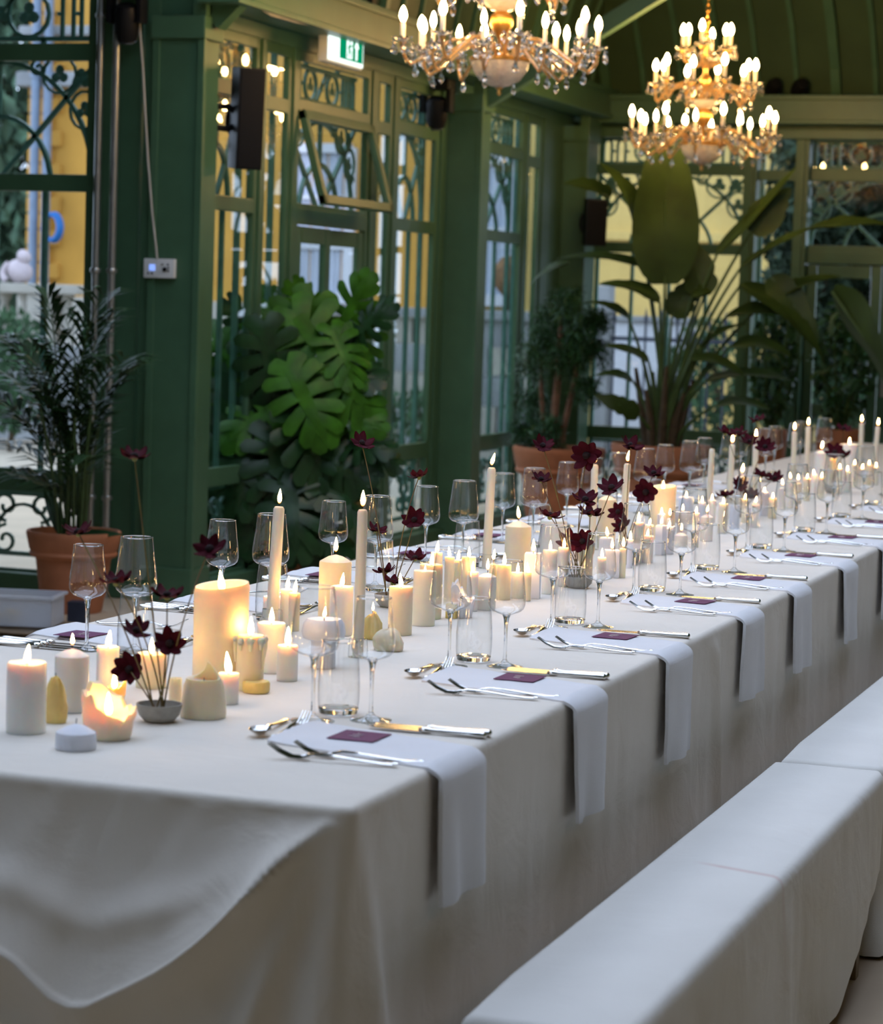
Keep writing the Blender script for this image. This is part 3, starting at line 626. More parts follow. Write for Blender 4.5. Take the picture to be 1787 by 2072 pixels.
# ------------------------------------------------------------------ chandeliers
def arm_meshes(Rr, rise, drop):
    # S-shaped arm from the bowl rim outwards, lying in the xz plane
    pts = [(.10, 0, .0), (.13, 0, .055), (.17, 0, .085), (.22, 0, .075)]
    x1 = .22; n = 12
    for i in range(1, n+1):
        q = i/n; x = x1+(Rr-x1)*math.sin(q*PI/2)**.9; z = .075-drop*math.sin(q*PI*.62)+max(0, q-.6)/.4*(rise)
        pts.append((x, 0, z))
    return pts
ARM = {}
def chandelier(label, loc, chain_top, D):
    t = thing('chandelier', label, 'chandelier', loc)
    S = D/.95
    # stem
    MB().lathe([(.004, .0), (.012, .01), (.018, .03), (.012, .05), (.02, .07), (.02, .11), (.012, .12), (.012, .22), (.03, .25), (.055, .29), (.05, .33), (.014, .36), (.012, .42), (.03, .46), (.04, .50), (.03, .54), (.012, .57), (.02, .62), (.035, .66), (.02, .70), (.010, .74), (.012, .80), (.004, .82)], 16).build('stem', 'gold', t)
    for zc2, rr, hh2 in ((.46, .05, .09), (.64, .045, .10)): MB().lathe([(.012, zc2-hh2/2), (rr, zc2-hh2*.2), (rr*.8, zc2+hh2*.25), (.014, zc2+hh2/2)], 14).build('glass_baluster', 'amber_glass', t)
    # bowls
    MB().lathe([(.012, .0), (.05, .010), (.095, .035), (.125, .075), (.138, .115), (.140, .122), (.132, .120), (.118, .078), (.09, .042), (.045, .018), (.012, .01)], 28).build('bowl', 'crystal_cut', t)
    MB().lathe([(.138, .118), (.146, .122), (.146, .134), (.136, .138)], 28, cap0=False, cap1=False).build('bowl_ring', 'gold', t)
    MB().lathe([(.012, .345), (.05, .355), (.085, .385), (.09, .40), (.083, .398), (.045, .365)], 22).build('upper_bowl', 'crystal_cut', t)
    MB().lathe([(.004, -.035), (.012, -.025), (.010, -.008), (.02, .0)], 10).build('finial', 'gold', t)
    # chain
    z = .82; i = 0
    while loc[2]+z < chain_top:
        MB().tube([(.011*math.cos(a), 0, .022*math.sin(a)) for a in [2*PI*k/10 for k in range(10)]], .0035, 5, closed=True).build('chain_link', 'gold', t, loc=(0, 0, z), rot=(0, 0, PI/2*(i % 2))); z += .037; i += 1
    # three tiers of arms
    for tier, (n, Rr, z0, rise, drop, off) in enumerate(((16, .445*S, .135, .10, .13, .1), (10, .30*S, .40, .10, .10, .3), (6, .15*S, .64, .06, .05, .55))):
        key = (tier, round(Rr, 3))
        if key not in ARM:
            pts = arm_meshes(Rr, rise, drop) if tier < 2 else [(.02, 0, 0), (.05, 0, -.03), (.09, 0, -.03), (Rr*.9, 0, .0), (Rr, 0, .06)]
            if tier == 1: pts = [(p_[0]*.8+.0, 0, p_[2]) for p_ in pts[:4]]+[(p_[0], 0, p_[2]) for p_ in pts[4:]]
            ze = pts[-1][2]
            arm = MB().tube(pts, .0105, 7).mesh('arm', 'amber_glass'); core = MB().tube(pts, .004, 5).mesh('arm_core', 'gold')
            m = MB(); pl = 10
            def scal(p_, a, k_): 
                q = 1+.10*math.cos(pl*a) if k_ > 0 else 1
                return Vector((p_.x*q, p_.y*q, p_.z+(.006*math.cos(pl*a) if k_ > 1 else 0)))
            m.lathe([(.010, 0), (.028, .004), (.044, .014), (.046, .018), (.028, .010), (.010, .006)], 40, fn=scal)
            ARM[key] = (pts, arm, core, m.mesh('drip_dish', 'crystal'), ze)
        pts, arm, core, dish, ze = ARM[key]
        if 'sleeve' not in ARM:
            ARM['sleeve'] = MB().lathe([(.0115, 0), (.0115, .082), (.009, .086)], 12).mesh('sleeve', 'bulb_sleeve')
            ARM['bulb'] = MB().lathe([(.006, 0), (.010, .006), (.0165, .020), (.0175, .030), (.0145, .046), (.008, .062), (.0015, .072)], 12).mesh('bulb', 'bulb')
            ARM['cup'] = MB().lathe([(.006, -.018), (.014, -.008), (.016, 0), (.008, .002)], 10).mesh('cup', 'gold')
            ARM['drop'] = MB().lathe([(.0005, 0), (.004, -.006), (.012, -.026), (.013, -.034), (.007, -.046), (.0005, -.050)], 6).mesh('crystal_drop', 'crystal')
            ARM['bead'] = MB().sphere((0, 0, 0), .007, 6, 4).mesh('crystal_bead', 'crystal')
        for i in range(n):
            a = 2*PI*i/n+off; zz = z0+(0.0 if i % 2 else (-.035 if tier == 0 else .02))
            rr = 1.0 if i % 2 else (.80 if tier == 0 else 1.0)
            A = put('arm', arm, t, (0, 0, zz), (0, 0, a), (rr, rr, 1)); put('arm_core', core, A)
            ex_ = (pts[-1][0], 0, ze)
            put('cup', ARM['cup'], A, ex_); put('drip_dish', dish, A, (ex_[0], 0, ze+.002))
            put('sleeve', ARM['sleeve'], A, (ex_[0], 0, ze+.008)); put('bulb', ARM['bulb'], A, (ex_[0], 0, ze+.092))
            for k in range(5 if tier == 0 else 4):
                b = 2*PI*k/(5 if tier == 0 else 4)+.3
                c = (ex_[0]+.045*math.cos(b), .045*math.sin(b), ze+.008)
                put('crystal_bead', ARM['bead'], A, (c[0], c[1], c[2]-.008)); put('crystal_drop', ARM['drop'], A, (c[0], c[1], c[2]-.015), (0, 0, random.random()*3))
            if tier < 2:
                j = len(pts)//2+1; put('crystal_drop', ARM['drop'], A, (pts[j][0], 0, pts[j][2]-.012), (0, 0, random.random()*3), 1.2)
        for i in range(n):      # swags of drops between the arms, inner ring
            a = 2*PI*(i+.5)/n+off; r2 = Rr*.55
            put('crystal_drop', ARM['drop'], t, (r2*math.cos(a), r2*math.sin(a), z0+.045), (0, 0, a), 1.1)
    for i in range(16):
        a = 2*PI*i/16; put('crystal_drop', ARM['drop'], t, (.142*math.cos(a), .142*math.sin(a), .185), (PI, 0, a), 1.3)
    for i in range(8):
        a = 2*PI*i/8; put('crystal_drop', ARM['drop'], t, (.035*math.cos(a), .035*math.sin(a), .80), (0, 0, a), 1.0)
    m = MB(); m.lathe([(.01, .80), (.03, .805), (.042, .815), (.03, .808)], 20); m.build('crown', 'crystal', t)
    return t
pm('crystal_cut', (.80, .76, .70), .12, trans=.55, ior=1.5, var=.12, scale=60, bump=.5, bscale=70)
p = wy(1010, 187, 11.0); chandelier('large lit crystal chandelier nearest the camera, cut off by the top edge', (p.x, 11.0, p.z+.02), 4.98, .98)
p = wy(1420, 341, 15.2); chandelier('lit crystal chandelier hanging farther back before the big-leaved plant', (p.x, 15.2, p.z+.02), 4.9, .98)
# ================================================================== table, benches, place settings
random.seed(5)
TX0, TX1, TY0, TY1, TZ = -2.61, -1.30, 3.39, 15.2, .75
def drape(name, mat, x0, x1, y0, y1, z, r, drop, off, step=(.02, .03), rows=34, hmap=None):
    """cloth over a rectangular top: drop(side, s) = length of the hang, off(side, s, h) = how far it stands out"""
    c = .012
    per = []  # (x, y, nx, ny, side, s)
    def run(a, b, n, side, L):
        for i in range(n):
            q = i/n; per.append((a[0]+(b[0]-a[0])*q, a[1]+(b[1]-a[1])*q, side, q*L))
    W, Ln = x1-x0, y1-y0
    nf = max(8, int(W/step[0])); nr = max(8, int(Ln/step[1])); nl = max(8, int(Ln/.25)); nb = max(4, int(W/.1))
    run((x0+c, y0), (x1-c, y0), nf, 'front', W); run((x1, y0+c), (x1, y1-c), nr, 'right', Ln)
    run((x1-c, y1), (x0+c, y1), nb, 'back', W); run((x0, y1-c), (x0, y0+c), nl, 'left', Ln)
    NRM = {'front': (0, -1), 'right': (1, 0), 'back': (0, 1), 'left': (-1, 0)}
    n = len(per); nm = []
    for i in range(n):      # blend normals at the corners
        sx = sy = 0
        for d in (-3, -2, -1, 0, 1, 2, 3):
            a = NRM[per[(i+d) % n][2]]; sx += a[0]; sy += a[1]
        l = math.hypot(sx, sy) or 1; nm.append((sx/l, sy/l))
    rws = []
    for k in range(5):
        q = k/4*PI/2
        rws.append([(p[0]-nm[i][0]*r*(1-math.sin(q)), p[1]-nm[i][1]*r*(1-math.sin(q)), z-r*(1-math.cos(q))+.0) for i, p in enumerate(per)])
    for k in range(1, rows+1):
        row = []
        for i, p in enumerate(per):
            h = hmap(p[2], p[3], k/rows) if hmap else drop(p[2], p[3])*k/rows; o = off(p[2], p[3], h)
            row.append((p[0]+nm[i][0]*o, p[1]+nm[i][1]*o, max(.012+.004*math.sin(i), z-r-h)))
        rws.append(row)
    m = MB(); vs = [p for r_ in rws for p in r_]; fs = []
    for k in range(len(rws)-1):
        for i in range(n): fs.append((k*n+i, k*n+(i+1) % n, (k+1)*n+(i+1) % n, (k+1)*n+i))
    m.add(vs, fs)
    top = rws[0]; o = len(m.v); m.f.append(tuple(range(n)))
    me = m.mesh(name, mat, False); me.shade_smooth()
    return put(name, me)
RS = [0, .055, .16, .235, .31, .41, .54, .75, 1.0, 1.31]; RH = [.0, .03, .155, .225, .27, .325, .23, .30, .38, .2]
def ridge(s): return max(.012, (interp(RS, RH, s-.03)+interp(RS, RH, s)+interp(RS, RH, s+.03))/3*sm(-.02, .05, s))
def tmap(side, s, t):       # rows of the mesh follow the ridge of the swag
    h = .735*t
    if side != 'front': return h
    s = (TX1-TX0)-s; hr = ridge(s)
    h2 = hr*t/.42 if t < .42 else hr+(.735-hr)*((t-.42)/.58)**1.35
    w = sm(.0, .14, s)*(1-sm(TX1-TX0-.14, TX1-TX0, s)); return h*(1-w)+h2*w
def toff(side, s, h):
    H = .735; q = h/H
    if side == 'front':
        s = (TX1-TX0)-s      # measured from the right-hand corner
        hr = ridge(s); A = .085*sm(0, .12, s)
        o = A*(min(h, hr)/hr)**1.7
        if h > hr: o = A*math.exp(-((h-hr)/.065)**1.5)*.75+A*.25*math.exp(-(h-hr)/.2)+.04*q
        o += .012*math.exp(-((h-hr*.62)/.03)**2)*sm(.1, .3, s)
        for a0, w_, am in ((.19, .036, .070), (.03, .022, .045)):     # folds fanning out of the corner
            o += am*q*math.exp(-((s-(.01+a0*h/.5))/(.012+w_*q))**2)*sm(0, .1, h)
        return o+.010*nz(s*6, h*4, 1.3)*q+.004*nz(s*20, h*9, 5)
    if side == 'right':
        o = .002*q+.055*q*math.exp(-((s-.02-.20*h)/(.02+.07*q))**2)
        o += .008*q*math.sin(s*9+2*nz(s*.9, 0, 3))+.010*q*nz(s*3, h*1.5, 8)+.004*nz(s*14, h*4, 2)*sm(0, .1, h)
        for sc in (2.38, 2.40): o += .008*math.exp(-((s-sc-.25*h)/.02)**2)*sm(0, .05, h)
        return o
    return .02*q+.012*q*math.sin(s*8)
tag(drape('tablecloth', 'cloth', TX0, TX1, TY0, TY1, TZ, .014, lambda a, s: .735, toff, (.008, .022), 110, tmap), 'long cream linen tablecloth draped to the floor over the banquet table', 'tablecloth')
# the near bench cover carries a faint pink crease stain
pm('bench_cloth_stained', (.79, .77, .72), .85, var=.03, scale=4, bump=.10, bscale=300, sheen=.2, wr=.14)
_m = M['bench_cloth_stained']; _t = _m.node_tree; _n = _t.nodes; _b = _n['Principled BSDF']; _src = _b.inputs['Base Color'].links[0].from_socket
_tc = _n.new('ShaderNodeTexCoord'); _sp = _n.new('ShaderNodeSeparateXYZ'); _t.links.new(_tc.outputs['Object'], _sp.inputs[0])
_pa, _pb = tp(1430, 1748, .45), tp(1592, 1778, .45); _k = (_pb.y-_pa.y)/(_pb.x-_pa.x)
def _math(op, a, b_):
    q = _n.new('ShaderNodeMath'); q.operation = op
    for i_, v_ in enumerate((a, b_)):
        if isinstance(v_, (int, float)): q.inputs[i_].default_value = v_
        elif v_ is not None: _t.links.new(v_, q.inputs[i_])
    return q.outputs[0]
_d = _math('ABSOLUTE', _math('SUBTRACT', _sp.outputs[1], _math('ADD', _math('MULTIPLY', _sp.outputs[0], _k), _pa.y-_k*_pa.x)), None)
_r = _n.new('ShaderNodeMapRange'); _r.inputs[1].default_value = .016; _r.inputs[2].default_value = .002; _r.inputs[3].default_value = 0; _r.inputs[4].default_value = .55; _t.links.new(_d, _r.inputs[0])
_r2 = _n.new('ShaderNodeMapRange'); _r2.inputs[1].default_value = _pa.x-.03; _r2.inputs[2].default_value = _pa.x+.03; _t.links.new(_sp.outputs[0], _r2.inputs[0])
_x = _n.new('ShaderNodeMix'); _x.data_type = 'RGBA'; _r3 = _n.new('ShaderNodeMapRange'); _r3.inputs[1].default_value = _pb.x+.01; _r3.inputs[2].default_value = _pb.x-.02; _t.links.new(_sp.outputs[0], _r3.inputs[0]); _t.links.new(_math('MULTIPLY', _r3.outputs[0], _math('MULTIPLY', _r.outputs[0], _r2.outputs[0])), _x.inputs[0]); _t.links.new(_src, _x.inputs[6]); _x.inputs[7].default_value = (.62, .40, .36, 1); _t.links.new(_x.outputs[2], _b.inputs['Base Color'])
# benches ----------------------------------------------------------------
BZ, BX0, BX1 = .45, -1.140, -.868
def mk_bench(label, y0, y1, seed, dropf, puddle=0.0, cmat='bench_cloth'):
    def off(side, s, h):
        q = h/.43; o = .012*q+.010*q*nz(s*4, h*3, seed)+.003*nz(s*16, h*6, seed)*sm(0, .06, h)
        if side == 'right': o += .012*q*math.sin(s*7+seed)*sm(0, .1, h)+.02*q*math.exp(-((s-1.15)/.05)**2)
        if side == 'front' or (side == 'right' and s < .25): o += puddle*sm(.6, 1.0, q)*(.6+.4*math.sin(s*30))
        return o
    t = thing('covered_bench', label, 'bench', ((BX0+BX1)/2, (y0+y1)/2, 0))
    o = drape('cloth_cover', cmat, BX0, BX1, y0, y1, BZ, .022, dropf, off, (.02, .025), 22)
    o.parent = t; o.matrix_parent_inverse = t.matrix_world.inverted(); o.location = (-(BX0+BX1)/2, -(y0+y1)/2, 0); o.matrix_parent_inverse = Matrix.Identity(4)
    MB().box(-.12, .12, -(y1-y0)/2+.03, (y1-y0)/2-.03, BZ-.045, BZ-.012, .004).build('seat_board', 'tray_brown', t, False)
    for sy in (-1, 1):
        for sx in (-1, 1): MB().box(sx*.10-.02, sx*.10+.02, sy*((y1-y0)/2-.2)-.02, sy*((y1-y0)/2-.2)+.02, 0, BZ-.045, .003).build('leg', 'tray_brown', t, False)
    return t
mk_bench('near cloth-covered bench with faint pinkish crease across its seat', 3.42, 5.765, 1.0, lambda a, s: interp([0, 1.0, 1.7, 2.345], [.43, .43, .39, .20], s) if a == 'right' else (.20 if a == 'back' else .43), cmat='bench_cloth_stained')
mk_bench('second cloth-covered bench, its cover puddling on the floor', 5.79, 8.2, 4.0, lambda a, s: .43, .05)
mk_bench('third cloth-covered bench, farthest along the table', 8.22, 10.6, 7.0, lambda a, s: .43)
# place settings ------------------------------------------------------------
def fork_mesh(L=.205, s=1.0):
    m = MB(); hw = .0105*s; z0 = .0
    hd = [(-L/2, .004, .006), (-L/2+.02, .004, .0065), (-L*.25, .006, .0042), (0, .011, .003), (L*.12, .012, .0028), (L*.2, .008, .003)]
    rows = []
    for x, z, w in hd: rows.append([(x, -w, z), (x, -w*.4, z+.002), (x, w*.4, z+.002), (x, w, z)])
    m.grid(rows); m.grid([[(p[0], p[1], p[2]-.0015) for p in r_][::-1] for r_ in rows])
    for i in range(4):
        y = (-1.5+i)*hw*.62
        m.tube([(L*.18, y*.55, .0078), (L*.24, y, .004), (L*.32, y, .0045), (L*.41, y, .012), (L*.5, y*.95, .024)], [.0022, .0024, .0019, .0017, .0010], 5)
    m.tube([(L*.2, -hw*.9, .005), (L*.245, -hw*.3, .0035), (L*.245, hw*.3, .0035), (L*.2, hw*.9, .005)], .0022, 5)
    m.sphere((-L/2, 0, .005), .0062, 8, 5, (1, 1, .5))
    return m.mesh('fork', 'silver')
def spoon_mesh(L=.185):
    m = MB(); hd = [(-L/2, .004, .0075), (-L/2+.02, .0035, .006), (-L*.2, .006, .0038), (L*.1, .010, .0028), (L*.24, .009, .003)]
    rows = [[(x, -w, z), (x, -w*.4, z+.0018), (x, w*.4, z+.0018), (x, w, z)] for x, z, w in hd]
    m.grid(rows); m.grid([[(p[0], p[1], p[2]-.0015) for p in r_][::-1] for r_ in rows])
    rows = []; cx_ = L*.37; rl = L*.145; rw = .0195
    for k in range(6):
        q = k/5; rows.append([(cx_+rl*q*math.cos(a), rw*q*math.sin(a), .003+.011*q*q) for a in [2*PI*i/16 for i in range(17)]])
    m.grid(rows); m.grid([[(p[0], p[1], p[2]-.0012) for p in r_][::-1] for r_ in rows])
    return m.mesh('spoon', 'silver')
def knife_meshes(L=.225):
    b = MB(); rows = []
    for i in range(9):
        q = i/8; x = L*.02+L*.48*q; w = .0105*(1-.0*q) if q < .8 else .0105*(1-((q-.8)/.2)**2*.8)
        rows.append([(x, -.0085, .0045), (x, -.0085+w*1.7*(1 if q < .8 else 1-((q-.8)/.2)**2*.55), .0045)])
    b.grid(rows); b.grid([[(p[0], p[1], p[2]+.0022-.0014*j) for j, p in enumerate(r_)] for r_ in rows])
    b.box(L*.0, L*.05, -.005, .005, .003, .009, .001)
    h = MB().lathe([(.004, -L/2), (.0085, -L/2+.003), (.0095, -L/2+.012), (.0078, -L/2+.03), (.0068, -L*.2), (.0055, -.012), (.0082, -.004), (.0082, .004), (.005, .008)], 12)
    h.v = [(z, x*1.1, y*.75+.0065) for x, y, z in h.v]
    return b.mesh('blade', 'steel_dark'), h.mesh('handle', 'silver')
FORK, DFORK, SPOON = fork_mesh(.215), fork_mesh(.17, .85), spoon_mesh()
KBL, KHD = knife_meshes()
def glass_meshes(H, rr, rb, zb, foot, stem):
    bowl = MB().lathe([(.004, zb), (rb*.35, zb+.004), (rb*.75, zb+.010), (rb*.93, zb+.017), (rb*.99, zb+.025), (rb, zb+.033), (rb*.985, zb+.045), (rr+(rb-rr)*.55, zb+(H-zb)*.62), (rr, H)], 32, cap0=False, cap1=False).mesh('bowl', 'wine_glass')
    st = MB().lathe([(.0042, .010), (.0036, .03), (.0034, zb*.6), (.0038, zb-.02), (.0062, zb-.004), (.010, zb+.004), (.004, zb+.007)], 12).mesh('stem', 'solid_glass')
    ft = MB().lathe([(foot, .0005), (foot, .0022), (foot*.6, .0045), (foot*.25, .009), (.0042, .016)], 32).mesh('foot', 'wine_glass2')
    rim = MB().tube([(rr*math.cos(a), rr*math.sin(a), H) for a in [2*PI*i/32 for i in range(32)]], .0009, 5, closed=True).mesh('rim', 'solid_glass')
    return bowl, st, ft, rim
thin_glass('wine_glass2', (.94, .95, .955), (.45, .47, .48), 2.2)
GA = glass_meshes(.243, .0335, .0445, .115, .040, .0)
GB = glass_meshes(.224, .0310, .0395, .108, .038, .0)
TUM = (MB().lathe([(.037, .012), (.0385, .03), (.0385, .06), (.036, .10), (.0325, .135)], 32, cap0=False, cap1=False).mesh('wall', 'wine_glass'), MB().lathe([(.030, .001), (.035, .003), (.0375, .012), (.034, .013), (.02, .0115), (.001, .011)], 32).mesh('base', 'solid_glass'), MB().tube([(.0325*math.cos(a), .0325*math.sin(a), .135) for a in [2*PI*i/32 for i in range(32)]], .0009, 5, closed=True).mesh('rim', 'solid_glass'))
def wineglass(g, label, x, y, group):
    t = thing('wine_glass', label, 'wine glass', (x, y, TZ+.0005), rnd(0, 6), group)
    for nme, me in zip(('bowl', 'stem', 'foot', 'rim'), g): put(nme, me, t)
    return t
def tumbler(label, x, y, group):
    t = thing('tumbler', label, 'tumbler', (x, y, TZ+.0005), 0, group)
    for nme, me in zip(('wall', 'base', 'rim'), TUM): put(nme, me, t)
def knife(label, x, y, rz, group):
    t = thing('table_knife', label, 'knife', (x, y, TZ+.0005), rz, group); put('blade', KBL, t); put('handle', KHD, t)
def single(name, me, label, cat, x, y, z, rz, group, tilt=0.0):
    o = put(name, me, None, (x, y, z), (0, tilt, rz)); return tag(o, label, cat, group)
def napkin_mesh(seed, hang, inner=.33, w=.225, skew=.30):
    # runs from the inner end, over the edge (x = 0) and down; local +x points off the table
    th = .0075; path = [(-inner+inner*i/10, 0.0) for i in range(11)]; path = path[:-1]+[(-.012, 0)]
    r = .020
    for i in range(1, 7): q = i/6*PI/2; path.append((-.012+(r+.012)*math.sin(q), -(r)*(1-math.cos(q))))
    for i in range(1, 11): path.append((.020+.004*(i/10), -.020-hang*i/10))
    rows = []; nn = 12
    for k, (x, z) in enumerate(path):
        row = []
        for j in range(nn+1):
            v = j/nn; xin = min(x, 0.0); y = v*w-xin*skew+(.01*math.sin(seed)*max(0, -z)/.2)
            e_ = th*(1-abs(2*v-1)**6*.6)
            wv = .0015*nz(x*20+seed, v*6, z*20); wv2 = (.006*math.sin(v*9+seed)+.004*nz(v*5, z*10, seed))*max(0, -z-.02)/.2
            if z > -.001: row.append((x, y, e_+wv+.0005+.0012*(k == 0)))
            else:
                f_ = min(1, -z/.02); row.append((x+e_*f_+wv2, y, z+e_*(1-f_)))
        rows.append(row)
    back = []
    for k, (x, z) in enumerate(path):
        back.append([(p[0]-(th*1.0 if z < -.001 else 0)*min(1, -z/.02), p[1], p[2]-th*(1 if z > -.001 else 1-min(1, -z/.02))) for p in rows[k]])
    m = MB(); n = nn+1; L = len(rows)
    vs = [p for r_ in rows for p in r_]+[p for r_ in back for p in r_]; o = L*n; fs = []
    for i in range(L-1):
        for j in range(n-1): fs += [(i*n+j, i*n+j+1, (i+1)*n+j+1, (i+1)*n+j), (o+i*n+j, o+(i+1)*n+j, o+(i+1)*n+j+1, o+i*n+j+1)]
        for j in (0, n-1): fs.append((i*n+j, (i+1)*n+j, o+(i+1)*n+j, o+i*n+j))
    for i in (0, L-1):
        for j in range(n-1): fs.append((i*n+j, i*n+j+1, o+i*n+j+1, o+i*n+j))
    m.add(vs, fs); return m.mesh('napkin', 'napkin')
def card_obj(label, x, y, z, rz, group, seed):
    t = thing('name_card', label, 'card', (x, y, z), rz, group)
    MB().box(-.042, .042, -.046, .046, 0, .0012).build('card', 'card', t, False)
    pts = [(-.004+.012*math.sin(i*1.15+seed)*(1 if i % 3 else .4), -.020+.040*i/16, .0016) for i in range(17)]
    MB().tube(pts, .0007, 4).build('script_line', 'card_ink', t)
NAPS = [napkin_mesh(s, h) for s, h in ((.3, .205), (1.9, .215), (3.1, .22), (4.4, .19))]
near_anchor = [3.74, 4.52, 5.25, 6.04, 6.69, 7.46, 8.20, 8.93, 9.66, 10.4]
for i, a in enumerate(near_anchor):
    od = ORD[i]; w = 0
    def L(s): return '%s, %s bench-side setting from the near end' % (s, od)
    o = single('napkin', NAPS[i % 4], L('folded white napkin over the table edge'), 'napkin', TX1+.0, a, TZ, 0, 'napkins on the bench side')
    card_obj(L('plum name card on the napkin'), TX1-(.195 if i == 0 else .155), a+(.185 if i == 0 else .200), TZ+.0095, rnd(-.12, .05), 'name cards on the bench side', i)
    knife(L('silver table knife beside the napkin'), TX1-.122, a+.318, PI+rnd(-.04, .04), 'knives on the bench side')
    if i < 2: knife(L('second silver knife lying against the first'), TX1-.120, a+.342, PI+rnd(-.02, .02), 'knives on the bench side')
    single('fork', FORK, L('silver fork nearer the camera'), 'fork', TX1-.165, a-.018, TZ+.001, PI+.10, 'forks on the bench side')
    single('fork', FORK, L('silver fork nearer the napkin'), 'fork', TX1-.135, a+.022, TZ+.001, PI+.12, 'forks on the bench side')
    single('dessert_fork', DFORK, L('small silver dessert fork above the napkin'), 'fork', TX1-.335, a+.215, TZ+.001, PI/2+.05, 'dessert forks on the bench side')
    single('dessert_spoon', SPOON, L('silver dessert spoon above the napkin'), 'spoon', TX1-.372, a+.215, TZ+.001, -PI/2+.12, 'dessert spoons on the bench side')
    wineglass(GA, L('tall wine glass'), TX1-.350+rnd(-.008, .008), a+.330+rnd(-.01, .01), 'tall wine glasses on the bench side')
    wineglass(GB, L('smaller wine glass'), TX1-.248+rnd(-.006, .006), a+.395+rnd(-.01, .01), 'smaller wine glasses on the bench side')
    tumbler(L('clear water tumbler'), TX1-.332, a+.432, 'tumblers on the bench side')
for k in range(12):
    a = 5.03+.716*k; od = ORD[k]; w = 0
    def L(s): return '%s, %s plant-side setting from the near end' % (s, od)
    if k < 9:
        single('napkin', NAPS[(k+1) % 4], L('folded white napkin'), 'napkin', TX0, a, TZ, PI, 'napkins on the plant side')
        card_obj(L('plum name card on the napkin'), TX0+.12, a-.22, TZ+.0095, PI+rnd(-.1, .1), 'name cards on the plant side', k)
        for q in range(3 if k < 2 else 2): knife(L('silver knife, %s of those beside the napkin' % ('nearest', 'next', 'last')[q]), TX0+.110, a-.345-.028*q, rnd(-.04, .04), 'knives on the plant side')
        single('fork', FORK, L('silver fork by the napkin'), 'fork', TX0+.15, a+.02, TZ+.001, .1, 'forks on the plant side')
        single('dessert_spoon', SPOON, L('silver dessert spoon above the napkin'), 'spoon', TX0+.365, a-.20, TZ+.001, PI/2, 'dessert spoons on the plant side')
        single('dessert_fork', DFORK, L('small silver dessert fork above the napkin'), 'fork', TX0+.33, a-.21, TZ+.001, -PI/2, 'dessert forks on the plant side')
        tumbler(L('clear water tumbler'), TX0+.355, a-.43, 'tumblers on the plant side')
    wineglass(GA, L('tall wine glass'), TX0+.305+rnd(-.01, .01), a-.345+rnd(-.01, .01), 'tall wine glasses on the plant side')
    wineglass(GB, L('smaller wine glass'), TX0+.205+rnd(-.01, .01), a-.375+rnd(-.01, .01), 'smaller wine glasses on the plant side')
